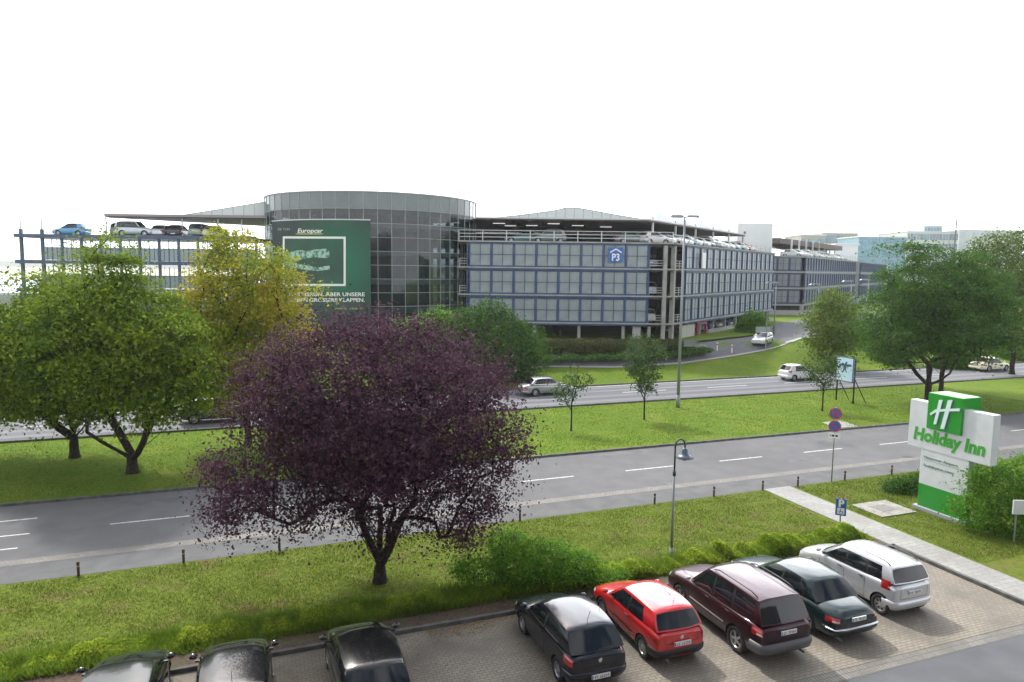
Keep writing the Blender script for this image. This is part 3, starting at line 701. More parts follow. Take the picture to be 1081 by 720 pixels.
# canopy over the deck
g=MB(); cp=[(-4.5,83.2),(16.2,83.2)]; a=Vector((16.2,83.2,0)); b=a+DV*38; cp+=[(b.x,b.y),(b.x-9,b.y+4),(8,112),(-12,112)]
g.prism(cp,16.62,16.82); g.build('canopy',M_can,garage)
g=MB(); g.box((2,110,15.2),(30,.3,2.6)); g.bar((17,108,15.2),(24,116,15.2),.3,2.6); g.build('deck_wall',M_in,garage)
g=MB(); g.bar((-4.6,83.1,16.86),(16.3,83.1,16.86),.16,.16); g.bar((a.x+.1,a.y-.1,16.86),(b.x+.1,b.y-.1,16.86),.16,.16); g.build('canopy_edge',M_rail,garage)
for i in range(6):
    q=a+DV*(1.5+i*7.2)-NV*.2; g=MB(); g.box((q.x,q.y,15.6),(.2,.2,3.4),AZR); g.build('canopy_post',M_rail,garage)
for (x,y) in ((-1.8,87.5),(-.4,92),(5,86.8),(8.3,90),(2.4,91),(12.2,92)):
    g=MB(); g.box((x,y,16.48),(1.5,.3,.08)); g.build('ceiling_lamp',mat('lamp_diffuser',(.8,.8,.76),.4,emit=((1,.97,.9),.6)),garage)
# translucent ridge roofs
def ridge(pts,y0,y1,parent,seam=1.1):
    g=MB(); n=len(pts); g.add([(x,y0,z) for x,z in pts]+[(x*1.0,y1,z) for x,z in pts],[tuple(range(n))[::-1],tuple(range(n,2*n))]+[(i,i+1,n+i+1,n+i) for i in range(n-1)],0)
    x=pts[0][0]+seam
    while x<pts[-1][0]-.3:
        z=interp(x,[(a,b) for a,b in pts]); z0=min(p[1] for p in pts)
        g.box((x,y0-.03,(z+z0)/2),(.05,.05,max(.05,z-z0-.02)),m=1); x+=seam
    for (xa,za),(xb,zb_) in zip(pts,pts[1:]): g.bar((xa,y0-.03,za),(xb,y0-.03,zb_),.07,m=1)
    return g.build('roof_light',[M_tent,M_steel],parent)
ridge([(-2.6,16.92),(.5,17.25),(5.,17.9),(6.2,18.22),(7.8,18.22),(9.5,17.95),(13,17.35),(16.1,16.92)],84.0,86.5,garage)
for s,w_ in ((5.5,6),(13,6),(20.5,6),(28,6)):
    q=Vector((16.2,83.2,0))+DV*s; g=MB(); m=Matrix.Translation((q.x-2.6,q.y+.5,16.92))@Matrix.Rotation(AZR,4,'Z')
    g.add([m@Vector(p) for p in ((0,-1.5,0),(w_,-1.5,0),(w_,1.5,0),(0,1.5,0),(w_/2,0,1.75))],[(3,2,1,0),(0,1,4),(1,2,4),(2,3,4),(3,0,4)]); g.build('roof_light',[M_tent],garage)
# stair tower
M_tow=mat('white_cladding',(.74,.76,.77),.5,col2=(.68,.70,.72),nscale=.4)
q=C1+DV*43-NV*3.0
g=MB(); g.box((q.x-.6,q.y+1,16.2),(6.2,5,5.6),AZR*.0+.12); o=g.build('stair_tower',M_tow,garage)
g=MB(); g.box((q.x-2.2,q.y-1.75,17.4),(.35,.1,.35),.12); g.build('vent',M_dark,garage)
# ---------------------------------------------------------------- left wing
wing=empty('garage_wing','open sided car park wing with slim dark columns and pointed canopy left of the rotunda','car park',(-30.,83,2.5))
M_wg=mat('wing_steel',(.055,.085,.16),.5,.3,col2=(.07,.10,.17),nscale=2)
xa,xb=-58.3,-30.4
for k in range(1,5):
    g=MB(); z=ZL[k]+(.1 if k>2 else 0); g.box(((xa+xb)/2,87,z-.13),(xb-xa,10,.26)); g.box(((xa+xb)/2-.2,81.9,z-.05),(xb-xa+.6,.25,.42)); g.build('floor_slab',[M_wg],wing)
for x in [xa+.1,xa+2.6]: 
    g=MB(); g.box((x,82.2,8.7),(.3,.3,12.2)); g.build('column',M_wg,wing)
n=11; pitch=(xb-(xa+2.6))/n
for i in range(1,n+1):
    g=MB(); g.box((xa+2.6+i*pitch,82.2,8.2),(.26,.26,11.3)); g.build('column',M_wg,wing)
    
M_clear=mat('pale_glass',(.20,.26,.31),.2,coat=.6)
for k in (1,2,3):
    for i in range(n):
        x0=xa+2.75+i*pitch; h=1.45; g=MB(); z=ZL[k]+.3
        g.box((x0+pitch/2-.13,82.15,z+h/2),(pitch-.4,.04,h),m=1); g.box((x0+pitch/2-.13,82.1,z+h),(pitch-.3,.08,.08)); g.box((x0+pitch/2-.13,82.1,z+1.2),(.08,.08,2.5)); g.box((x0+pitch*.75-.13,82.1,z+1.2),(.04,.05,2.5)); g.box((x0+pitch*.25-.13,82.1,z+1.2),(.04,.05,2.5))
        g.build('glazed_bay',[M_wg,M_clear],wing)
for x in (xa+.1,xa+2.6):
    g=MB(); g.box((x,82.2,15.1),(.12,.12,2.1)); g.build('post',M_rail,wing)
railing(wing,(xa,82.4,0),(xa+4,82.4,0),ZL[4]+.2,1,1.3,w=.04)
P0=atY(111.4,226,84); P1=atY(282,228.3,84)
g=MB(); zc=P0.z; g.add([(P0.x,84,zc),(P1.x,84,zc),(P1.x,103.5,zc-.1),(P0.x,84.8,zc-.1), (P0.x,84,zc-.3),(P1.x,84,zc-.3),(P1.x,103.5,zc-.4),(P0.x,84.8,zc-.4)],[(0,1,2,3),(7,6,5,4),(0,4,5,1),(1,5,6,2),(2,6,7,3),(3,7,4,0)]); g.build('canopy',M_can,wing)
g=MB(); g.bar((P0.x-.1,83.9,zc-.1),(P1.x,83.9,zc-.1),.12,.3); g.build('canopy_edge',mat('canopy_edge_mauve',(.30,.25,.27),.5),wing)
for px_ in (111.6,192,230,255): p=atY(px_,228,85.); g=MB(); g.box((p.x,85.,15.3),(.13,.13,2.9)); g.build('canopy_post',M_rail,wing)
A=atY(190,227.5,85); B=atY(240,219.5,85); Cc=atY(279,213,85)
ridge([(A.x,zc+.02),(B.x,B.z),(Cc.x,Cc.z),(Cc.x+.2,zc+.02)],85,87,wing,1.3)
# ---------------------------------------------------------------- glass rotunda
CX,CY,RR=-18.0,89.6,13.15
rot=empty('glass_rotunda','curved dark glass rotunda with square panes and a big green banner','building',(CX,CY,2.5))
M_gl=bpy.data.materials.new('rotunda_glass'); M_gl.use_nodes=True; nt=M_gl.node_tree; b=nt.nodes['Principled BSDF']
S(b,'Base Color',(.015,.026,.03,1)); S(b,'Roughness',.04); S(b,'IOR',1.85)
gn=nt.nodes.new('ShaderNodeNewGeometry'); tc=nt.nodes.new('ShaderNodeTexCoord'); nz=nt.nodes.new('ShaderNodeTexNoise'); S(nz,'Scale',.16); S(nz,'Detail',5.); nt.links.new(tc.outputs['Object'],nz.inputs['Vector'])
bp=nt.nodes.new('ShaderNodeBump'); S(bp,'Strength',.12); S(bp,'Distance',.3); nt.links.new(nz.outputs['Fac'],bp.inputs['Height'])
wn=nt.nodes.new('ShaderNodeTexWhiteNoise'); wn.noise_dimensions='1D'; nt.links.new(gn.outputs['Random Per Island'],wn.inputs['W']); va_=nt.nodes.new('ShaderNodeVectorMath'); va_.operation='SUBTRACT'; nt.links.new(wn.outputs['Color'],va_.inputs[0]); va_.inputs[1].default_value=(.5,.5,.5); vb_=nt.nodes.new('ShaderNodeVectorMath'); vb_.operation='SCALE'; vb_.inputs['Scale'].default_value=.035; nt.links.new(va_.outputs[0],vb_.inputs[0]); vc_=nt.nodes.new('ShaderNodeVectorMath'); vc_.operation='ADD'; nt.links.new(bp.outputs[0],vc_.inputs[0]); nt.links.new(vb_.outputs[0],vc_.inputs[1]); vn_=nt.nodes.new('ShaderNodeVectorMath'); vn_.operation='NORMALIZE'; nt.links.new(vc_.outputs[0],vn_.inputs[0]); nt.links.new(vn_.outputs[0],b.inputs['Normal'])
tr=nt.nodes.new('ShaderNodeBsdfTransparent'); tr.inputs[0].default_value=(.42,.5,.52,1); ms=nt.nodes.new('ShaderNodeMixShader'); ms.inputs[0].default_value=.5
nt.links.new(b.outputs[0],ms.inputs[1]); nt.links.new(tr.outputs[0],ms.inputs[2]); nt.links.new(ms.outputs[0],nt.nodes['Material Output'].inputs['Surface'])
M_mul=mat('mullion_grey',(.32,.36,.36),.5,.3)
M_gtop=mat('parapet_glass',(.12,.15,.155),.15,coat=.3,island=.1,col2=(.095,.125,.13),nscale=.5)
def cyl(a,z,r=RR): a=math.radians(a); return (CX+r*math.sin(a),CY-r*math.cos(a),z)
NP=54; st=6.6667
zr=[2.5,3.4,4.93,6.46,7.99,9.52,11.05,12.58,14.11,15.64,17.2,19.05]
angs=[i*st for i in range(NP)]
for k in range(len(zr)-1):
    g=MB()
    for a in angs:
        e=.02; g.add([cyl(a+e,zr[k]+.04),cyl(a+st-e,zr[k]+.04),cyl(a+st-e,zr[k+1]-.04),cyl(a+e,zr[k+1]-.04)],[(0,1,2,3)],0)
    g.build('glass_band',[M_gtop if k==len(zr)-2 else M_gl],rot)
for z in zr[1:]:
    g=MB(); 
    for a in angs: g.bar(cyl(a,z),cyl(a+st,z),.05,.05)
    g.build('transom',M_mul,rot)
for a in angs:
    if 95<a<265: continue
    g=MB(); g.bar(cyl(a,2.5,RR+.03),cyl(a,19.1,RR+.02),.055,.055); g.build('mullion',M_mul,rot)
for z in (5.7,8.9,12.1,15.2):
    g=MB(); g.lathe([(0.01,z),(RR-.2,z),(RR-.2,z+.5),(0.01,z+.45)],54,Matrix.Translation((CX,CY,0))); g.build('floor_slab',mat('rotunda_slab',(.42,.45,.46),.8),rot)
g=MB(); g.lathe([(RR-5.5,2.5),(RR-5.5,17.)],40,Matrix.Translation((CX,CY,0)))
for a in range(0,360,20): q=cyl(a,9.7,RR-1.5); g.box(q,(.5,.5,14.5))
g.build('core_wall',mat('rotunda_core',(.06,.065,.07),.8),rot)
g=MB(); g.lathe([(0.01,18.7),(RR-.3,18.4),(RR-.3,18.2),(.01,18.2)],54,Matrix.Translation((CX,CY,0))); g.lathe([(RR-.2,19.0),(RR-.2,19.12),(RR+.12,19.12),(RR+.12,19.0)],54,Matrix.Translation((CX,CY,0)),closed=True); g.build('roof',M_steel,rot,smooth=False)
# banner that follows the curve
def ang_of(px,py,r=RR+.3):
    d=ray(px,py); A=d[0]**2+d[1]**2; B=-2*(d[0]*CX+d[1]*CY); Cq=CX**2+CY**2-r*r; t=(-B-math.sqrt(B*B-4*A*Cq))/(2*A); x,y=d[0]*t,d[1]*t
    return math.degrees(math.atan2(x-CX,CY-y)),CAMH+d[2]*t
aL,zT=ang_of(287,233.5); aR,_=ang_of(391,233.5); _,zB=ang_of(391,345)
ban=empty('advertising_banner','big green banner with a white frame around a crocodile head hung on the glass rotunda','banner',Vector(cyl((aL+aR)/2,zB,RR+.3)))
def bmap(px,py,o=0.): a,z=ang_of(px,py,RR+.3+o); return Vector(cyl(a,z,RR+.3+o))
M_bg=bpy.data.materials.new('banner_print'); M_bg.use_nodes=True; nt=M_bg.node_tree; b=nt.nodes['Principled BSDF']; S(b,'Roughness',.6)
tc=nt.nodes.new('ShaderNodeTexCoord'); gr=nt.nodes.new('ShaderNodeTexGradient'); gr.gradient_type='SPHERICAL'; mp=nt.nodes.new('ShaderNodeMapping'); mp.inputs['Location'].default_value=(-.45,0,-.95); mp.inputs['Scale'].default_value=(.15,0,.14)
nt.links.new(tc.outputs['Object'],mp.inputs[0]); nt.links.new(mp.outputs[0],gr.inputs[0]); mx=nt.nodes.new('ShaderNodeMix'); mx.data_type='RGBA'; mx.inputs[6].default_value=(.014,.032,.034,1); mx.inputs[7].default_value=(.006,.17,.085,1)
nt.links.new(gr.outputs[0],mx.inputs[0]); nt.links.new(mx.outputs[2],b.inputs['Base Color'])
g=MB(); G=[[cyl(lerp(aL,aR,i/20),lerp(zB,zT,j/8),RR+.3) for i in range(21)] for j in range(9)]; g.grid(G); o=g.build('fabric',M_bg,ban)
sd=o.modifiers.new('s','SOLIDIFY'); sd.thickness=.05; sd.offset=-1
def bpoly(pts,m,nm,o=.06,dens=6):   # polygon strip quads in pixel space, mapped to the curve
    g=MB()
    for q in pts:
        (x0,y0),(x1,y1),(x2,y2),(x3,y3)=q; G=[]
        for j in range(2):
            row=[]
            for i in range(dens+1):
                t=i/dens; ax,ay=lerp(x0,x1,t),lerp(y0,y1,t); bx,by=lerp(x3,x2,t),lerp(y3,y2,t); row.append(bmap(lerp(bx,ax,j),lerp(by,ay,j),o))
            G.append(row)
        g.grid(G)
    return g.build(nm,m,ban)
fx0,fy0,fx1,fy1=298.5,249.5,365,302
bpoly([((fx0,fy0),(fx1,fy0+.3),(fx1-2.3,fy0+2.6),(fx0+2.0,fy0+2.3)),((fx0,fy1),(fx1,fy1),(fx1-2.3,fy1-2.3),(fx0+2,fy1-2.3)),((fx0,fy0),(fx0+2,fy0+2.3),(fx0+2,fy1-2.3),(fx0,fy1)),((fx1,fy0),(fx1,fy1),(fx1-2.3,fy1-2.3),(fx1-2.3,fy0+2.6))],M_sw,'white_frame')
M_dg=mat('banner_dark',(.022,.05,.045),.6,col2=(.012,.10,.06),nscale=.25); bpoly([((fx0+2,fy0+2.4),(fx1-2.3,fy0+2.6),(fx1-2.3,fy1-2.3),(fx0+2,fy1-2.3))],M_dg,'picture_ground',.04)
# crocodile head : upper and lower jaw built as a run of quads
M_cr=mat('croc_print',(.34,.54,.45),.6,col2=(.05,.14,.11),nscale=2.6,detail=12,thr=(.46,.60))
up=[(302,268,277),(308,265.5,276),(316,264,274.5),(324,265,272.5),(332,263.5,271.5),(338,263,272),(344,262.5,272.5),(348,265,270.5)]
lo=[(305,278,281),(312,277.5,282.5),(320,279.5,284.5),(328,281,285.5),(336,282.5,286),(343,281,285),(348,280.5,284.5)]
def runq(L_): return [((a[0],a[1]),(b_[0],b_[1]),(b_[0],b_[2]),(a[0],a[2])) for a,b_ in zip(L_,L_[1:])]
bpoly(runq(up)+runq(lo)+[((300,268),(306,270),(307,281),(300,279))],M_cr,'crocodile_print',.06,2)
g2=MB()
def btext(body,x,y,h,m,nm,wd,off=.012,shear=0):
    V,F=text_geo(body,1.,.0,off,shear); xs=[p.x for p in V]; ys=[p.y for p in V]; mx_,mn=max(xs),min(xs); k=wd/(mx_-mn)
    g=MB(); g.add([bmap(x+(p.x-mn)*k,y-p.y*h/.73,.09) for p in V],F); g.build(nm,m,ban)
btext('Europcar',314,245.6,4.6,M_sw,'logo_lettering',27,.02,.2)
bpoly([((311,246.6),(342,246.6),(339,247.4),(314,247.4))],mat('logo_yellow',(.6,.6,.15),.6),'logo_underline',.08)
btext('SIE TUN',293,243.2,2.6,mat('banner_grey',(.3,.38,.36),.6),'small_lettering',13)
btext('SIND GRÜN. ABER UNSERE',305,312.6,4.0,M_sw,'slogan_lettering',80,.02)
btext('HABEN GRÖSSERE KLAPPEN.',305,318.6,4.0,M_sw,'slogan_lettering',80,.02)
btext('www.europcar.de',352,326.5,2.2,mat('banner_lime',(.4,.5,.15),.6),'web_lettering',32)
g=MB(); g.bar(bmap(288,233.2,.05),bmap(391,233.4,.05),.0,.0) if False else None
for i in range(16): g.bar(cyl(lerp(aL,aR,i/16),zT,RR+.3),cyl(lerp(aL,aR,(i+1)/16),zT,RR+.3),.1,.12)
g.build('top_rail',M_rail,ban)
# ---------------------------------------------------------------- second car park block down the street
C2=C1+DV*67.3
gar2=empty('parking_garage','second car park block beyond the gap, with tightly ribbed blue grey cladding','car park',(C2.x,C2.y,2.5))
M_p3=mat('far_panel',(.30,.33,.39),.4,col2=(.36,.39,.45),nscale=.5,island=.12); pr2=panel_proto(2.52,2.8,M_p3,.16,.3,M_fd); pfr=panel_proto(2.3,2.6,mat('dusky_panel',(.16,.17,.20),.4,island=.1),.14,.16,M_fd)
for k in range(3):
    for i in range(23): 
        o=C2+DV*(.6+i*2.52); place_panel(pr2,gar2,Vector((o.x,o.y,ZL[k+1]+.2)),AZR)
    for i in range(4): place_panel(pfr,gar2,Vector((C2.x-.4-(i+1)*2.4,C2.y,ZL[k+1]+.3)),0)
E2=C2+DV*59; 
for k in range(1,5):
    g=MB(); z=ZL[k]; g.prism([(C2.x-30,C2.y),(C2.x,C2.y),(E2.x,E2.y),(E2.x-30,E2.y+10)],z-.3,z,m=1); a=C2+NV*.2; b=E2+NV*.2; g.bar((a.x,a.y,z),(b.x,b.y,z),.3,.35); g.bar((C2.x-30,C2.y-.2,z),(C2.x+.1,C2.y-.2,z),.3,.35); g.build('floor_slab',[mat('far_slab',(.26,.27,.29),.85),M_in],gar2)
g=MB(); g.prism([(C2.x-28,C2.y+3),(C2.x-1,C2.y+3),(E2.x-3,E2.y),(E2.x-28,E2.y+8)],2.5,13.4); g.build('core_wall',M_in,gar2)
for s in range(0,60,5): q=C2+DV*s; g=MB(); g.box((q.x,q.y,3.4),(.6,.6,1.9),AZR); g.build('column',M_cc,gar2)
g=MB(); a=C2+NV*1.2; b=C2+DV*26+NV*1.2; g.bar((a.x,a.y,2.9),(b.x,b.y,2.9),.4,1.0); g.bar((C2.x-12,C2.y-1.2,2.9),(a.x,a.y,2.9),.4,1.0); g.build('plinth_wall',M_conc,gar2)
a=C2+NV*.1; railing(gar2,(a.x,a.y,0),(E2.x,E2.y,0),ZL[4]+.1,24,1.2,w=.1); railing(gar2,(C2.x-12,C2.y-.1,0),(C2.x,C2.y-.1,0),ZL[4]+.1,5,1.2,w=.1)
g=MB(); q=atY(806,252,140); e=C2+DV*50; g.prism([(q.x,q.y),(q.x+3,q.y-1),(e.x-2,e.y),(e.x-14,e.y+4),(q.x-4,q.y+6)],16.6,17.7); g.build('canopy',M_can,gar2)
for i in range(8): q=C2+DV*(2+i*6.4)-NV*3; g=MB(); g.box((q.x,q.y,16),(.3,.3,4.2),AZR); g.build('canopy_post',M_rail,gar2)
# third block
C3=C2+DV*66; gar3=empty('parking_garage','farthest blue grey car park block at the end of the street behind the reddish tree','car park',(C3.x,C3.y,2.5))
E3=C3+DV*52
g=MB(); g.prism([(C3.x-20,C3.y),(C3.x,C3.y),(E3.x,E3.y),(E3.x-20,E3.y)],2.5,13.9); g.build('wall',mat('block_blue_grey',(.19,.21,.27),.6,col2=(.23,.25,.31),nscale=.3),gar3)
for k in range(3):
    for i in range(20): q=C3+DV*(.4+i*2.52)+NV*.25; place_panel(pr2,gar3,Vector((q.x,q.y,ZL[k+1]+.2)),AZR)
for k in range(1,5): g=MB(); a=C3+NV*.3; b=E3+NV*.3; g.bar((a.x,a.y,ZL[k]),(b.x,b.y,ZL[k]),.3,.4); g.bar((C3.x-20,C3.y-.2,ZL[k]),(C3.x,C3.y-.2,ZL[k]),.3,.4); g.build('floor_slab',mat('far_slab',(.26,.27,.29)),gar3)
# white towers & distant buildings
def block(name,label,pxs,ytop,Y,depth,m,floors=0,fm=None,cols_=0,roof=None,zbase=2.5,group=None):
    A=atY(pxs[0],ytop,Y); B=atY(pxs[1],ytop,Y); z=(A.z+B.z)/2
    e=empty(name,label,'building',((A.x+B.x)/2,Y+depth/2,zbase),0,group); g=MB(); g.box(((A.x+B.x)/2,Y+depth/2,(z+zbase)/2),(B.x-A.x,depth,z-zbase)); g.build('wall',m,e)
    if floors:
        hh=(z-zbase)/floors
        for k in range(floors):
            g=MB(); zc_=zbase+hh*(k+.5); n=cols_
            w=(B.x-A.x)/n
            for i in range(n): g.box((A.x+w*(i+.5),Y-.1,zc_),(w*.78,.2,hh*.62))
            g.build('window_band',fm,e)
    g=MB(); g.box(((A.x+B.x)/2,Y+depth/2,z+.2),(B.x-A.x+.6,depth+.6,.4)); g.build('roof',roof or M_tow,e)
    return e,A,B,z
M_gb=mat('blue_curtain_wall',(.10,.28,.42),.12,coat=.6,island=.25); M_tan=mat('tan_cladding',(.40,.37,.33),.7); M_pw=mat('pale_wall',(.55,.57,.58),.7); M_fw=mat('far_window',(.14,.22,.30),.15,coat=.5,island=.3)
block('office_building','distant blue glass office block with a tight window grid above the far car park',(907,957),250.5,300,20,mat('glass_block_frame',(.20,.33,.43),.4),8,M_gb,14)
block('stair_tower','plain white stair tower standing behind the farthest car park block',(883,906),258.5,212,6,M_tow)
block('office_building','low tan building with a flat roof far behind the white canopies',(846,872),248.5,340,20,M_tan,3,M_fw,6)
block('office_building','rounded tan hall beside the blue glass block far behind the car park',(868,906),246.5,345,26,M_tan,5,M_fw,10)
block('office_building','distant grey beige terminal block above the big green tree',(958,1012),245.0,380,30,M_pw,6,M_fw,16)
block('control_room','small pale rooftop block on top of the distant terminal',(976,995),238.5,383,16,mat('pale_blue_wall',(.45,.55,.6),.6),8,M_fw,6)
block('office_building','distant white lattice fronted building right of the terminal mast',(1013,1081),243.5,400,30,M_pw,6,mat('pale_window',(.42,.5,.55),.3,island=.2),20)
block('storage_building','small white flat roofed building left of the big green tree',(922,937),280.5,252,12,M_tow)
g=MB(); p=atY(1010,232,378); g.tube([(p.x,378,2.5),(p.x,378,p.z)],.35,8); o=g.build('chimney_mast',M_dark,loc=Vector((p.x,378,2.5))); props(o,'thin dark chimney mast rising over the distant terminal','mast')
ht=empty('unseen_hotel_front','unseen hotel front added behind the viewpoint for dark reflections and less sky light','building',(0,-6,0))  # out of view, added to darken reflections and hold back sky light
g=MB(); g.box((0,-9,8.2),(90,6,16.4)); g.build('wall',mat('hotel_front_dark',(.085,.06,.045),.9,col2=(.07,.05,.04),nscale=.3),ht)  # dark wall colour chosen to keep reflections in cars and glass dark
M_hw=mat('hotel_window',(.02,.025,.03),.1)
for k in range(5):
    for i in range(18):
        g=MB(); g.box((-42.5+i*5,-5.97,1.9+k*3.1),(2.2,.1,1.6)); g.build('window',M_hw,ht)
hg=empty('hangar','long low hangar with a pale blue white roof at the far left edge','building',(-95,120,2.5)); g=MB(); g.box((-102,150,4.4),(88,100,3.6)); g.build('wall',mat('hangar_wall',(.35,.36,.36),.8),hg)
g=MB(); 
for k in range(20): g.box((-102,102.5+k*5,6.35+.15*(k%2)),(90,4.98,.3))
g.build('roof',mat('hangar_roof',(.50,.58,.66),.6,col2=(.62,.68,.74),nscale=.08),hg)
# ================================================================ VEGETATION
def leafmat(name,c1,c2,c3=None,island=.35,trans=.3,ns=1.2,rough=.7,n3=.25,thr3=(.5,.65)):
    return mat(name,c1,rough,col2=c2,nscale=ns,island=island,trans=trans,col3=c3,n3=n3,thr3=thr3,spec=.12)
def leaves_mesh(P,Nrm,size,m,seed=0,asp=.62,name='crown'):
    r=np.random.default_rng(seed); n=len(P)
    a=r.normal(size=(n,3)); Nn=Nrm/np.maximum(1e-6,np.linalg.norm(Nrm,axis=1,keepdims=True))
    X=np.cross(Nn,a); X/=np.maximum(1e-6,np.linalg.norm(X,axis=1,keepdims=True)); Y=np.cross(Nn,X)
    s=size*(.6+.8*r.random((n,1))); h=s*.5; wv=s*asp*.5
    fold=Nn*(s*.12)
    V=np.stack([P-X*h,P+Y*wv+fold-X*h*.1,P+X*h,P-Y*wv+fold-X*h*.1],1).reshape(-1,3); F=np.arange(4*n).reshape(n,4)
    return npmesh(name,V,F,m)
def sample_env(ells,n,r,shell=.55):
    # ells in metres: (cx,cy,cz,rx,ry,rz)
    E_=np.array(ells); vol=E_[:,3]*E_[:,4]*E_[:,5]; out=[]
    pick=r.choice(len(E_),size=n,p=(vol**.8)/(vol**.8).sum())
    d=r.normal(size=(n,3)); d/=np.linalg.norm(d,axis=1,keepdims=True)
    rad=(shell+(1-shell)*r.random(n))**.6 if shell>0 else r.random(n)**(1/3)
    e=E_[pick]; P=e[:,:3]+d*e[:,3:]*rad[:,None]; D=d*e[:,3:]
    return P,D
def make_tree(name,label,base,ells,ncl,nleaf,lsize,lm,trunk_r,fork,seed,rc=.5,group=None,lean=(0,0),mind=.5,multi=1,bark=None,flat=.6,asp=.62,cat='tree',up=.5,bare=.0,r0=.012,shell=.35,mlen=None):
    r=np.random.default_rng(seed); base=Vector(base)
    P,_=sample_env(ells,ncl*4,r,shell); keep=[]
    for p in P:
        if all((p-q)@(p-q)>mind*mind for q in keep): keep.append(p)
        if len(keep)>=ncl: break
    C=np.array(keep)
    ctr=np.array([sum(e[i]*e[3] for e in ells)/sum(e[3] for e in ells) for i in range(3)])
    # skeleton
    b=np.array(base); nodes=[b]; par=[-1]; H=fork
    nseg=4
    for i in range(1,nseg+1):
        t=i/nseg; nodes.append(b+np.array([lean[0]*t+r.normal()*.03*H*.3,lean[1]*t,H*t])); par.append(i-1)
    forkn=len(nodes)-1
    lim=[]
    if multi>1:
        for k in range(multi):
            a=2*math.pi*(k+.3)/multi+r.random()*.7; ml=mlen or (H*.35,H*.52); k2=.5+.8*r.random(); pv_=forkn-(k%2)
            for t_ in (.3,.65,1.):
                q=nodes[forkn-(k%2)]+np.array([math.cos(a)*ml[0]*k2*t_**.85,math.sin(a)*ml[0]*k2*t_**.85,ml[1]*(1.25-k2*.25)*t_])+r.normal(size=3)*.04; nodes.append(q); par.append(pv_); pv_=len(nodes)-1; lim.append(pv_)
    order=np.argsort(np.min(np.linalg.norm(C[:,None,:]-np.array(nodes[forkn:])[None],axis=2),axis=1)); tips=[]
    for ci in order:
        c=C[ci]; st_=forkn+1 if multi>1 else forkn; A=np.array(nodes[st_:]); d=np.linalg.norm(A-c,axis=1)
        # prefer nodes that are lower and nearer to the trunk so that limbs rise outwards
        pen=np.maximum(0,A[:,2]-c[2]+.15)*1.6
        k=int(np.argmin(d+pen))+st_; a=nodes[k]; L_=np.linalg.norm(c-a); ns=max(1,int(L_/.55)); prev=k
        for i in range(1,ns+1):
            t=i/ns; q=a+(c-a)*t; 
            if i<ns: q=q+np.array([0,0,math.sin(math.pi*t)*L_*.06])+r.normal(size=3)*.05*min(1,L_)
            nodes.append(q); par.append(prev); prev=len(nodes)-1
        tips.append(prev)
    n=len(nodes); wgt=np.zeros(n)
    for t in tips: wgt[t]+=1
    for i in range(n-1,0,-1): wgt[par[i]]+=wgt[i]
    rad=np.maximum(r0,trunk_r*(wgt/wgt[0])**.46)
    kids=[[] for _ in range(n)]
    for i in range(1,n): kids[par[i]].append(i)
    root=empty(name,label,cat,base,0,group)
    g=MB()
    # chains
    stack=[(0,None)]
    starts=[(0,0)]
    def chain(i0,i1):
        pts=[nodes[i0],nodes[i1]]; rr=[min(rad[i0],rad[i1]*1.25) if i0 else rad[i0]*1.0,rad[i1]]; cur=i1
        while kids[cur]:
            ks=sorted(kids[cur],key=lambda k:-wgt[k]); 
            for k in ks[1:]: todo.append((cur,k))
            cur=ks[0]; pts.append(nodes[cur]); rr.append(rad[cur])
        sides=8 if max(rr)>.06 else (5 if max(rr)>.025 else 4)
        g.tube(pts,rr,sides,cap=False)
    todo=[(0,kids[0][0])]
    for k in kids[0][1:]: todo.append((0,k))
    while todo: chain(*todo.pop())
    fl=trunk_r; g.tube([b-np.array([0,0,.05]),b+np.array([0,0,.12]),b+np.array([0,0,.45])],[fl*1.5,fl*1.2,fl*1.0],9,cap=False)
    g.build('trunk',bark or M_bark,root,smooth=True)
    # leaves
    if nleaf>0:
        per=max(3,int(nleaf/len(C))); cs=np.repeat(C,per,axis=0); m_=len(cs)
        size=np.repeat(rc*(.6+.8*r.random(len(C))),per)[:,None]
        off=r.normal(size=(m_,3))*.5; off[:,2]*=flat; 
        sag=-.25*np.linalg.norm(off[:,:2],axis=1)**2; off[:,2]+=sag
        Pl=cs+off*size
        if bare: keepm=r.random(m_)>bare; Pl=Pl[keepm]; cs=cs[keepm]; m_=len(Pl)
        Nr=r.normal(size=(m_,3))*.75+np.array([0,0,up])+(Pl-ctr)/np.maximum(.1,np.linalg.norm(Pl-ctr,axis=1,keepdims=True))*.55
        Pl=Pl-np.array(base)
        obj('crown',leaves_mesh(Pl,Nr,lsize,lm,seed+1,asp),root)
    return root
def pxell(base_px,ells,Yd=None,dy=1.0):
    """pixel ellipses (cx,cy,rx,ry[,depth offset]) at the distance of a base point -> metres"""
    B=Vector(base_px) if not isinstance(base_px,tuple) else att(*base_px); out=[]
    for e in ells:
        off=e[4] if len(e)>4 else 0; Y=B.y+off; p=atY(e[0],e[1],Y); k=Y/FPX; out.append((p.x,p.y,p.z,e[2]*k,min(e[2],e[3]*1.15)*k*dy,e[3]*k))
    return B,out
L_pur=leafmat('purple_plum_leaves',(.066,.029,.052),(.12,.056,.088),(.075,.065,.035),.45,.3,ns=1.6,n3=.5,thr3=(.62,.72))
L_grn=leafmat('maple_leaves',(.115,.20,.014),(.22,.29,.02),(.07,.15,.012),.4,.38,ns=.9)
L_yel=leafmat('yellowing_maple_leaves',(.36,.36,.025),(.46,.34,.03),(.20,.28,.02),.3,.45,ns=.8,n3=.5,thr3=(.42,.6))
L_dgr=leafmat('lime_leaves_dark',(.046,.12,.020),(.085,.17,.026),None,.3,.35,ns=.8)
L_bush=leafmat('shrub_leaves',(.085,.22,.025),(.16,.31,.03),None,.35,.5,ns=2.)
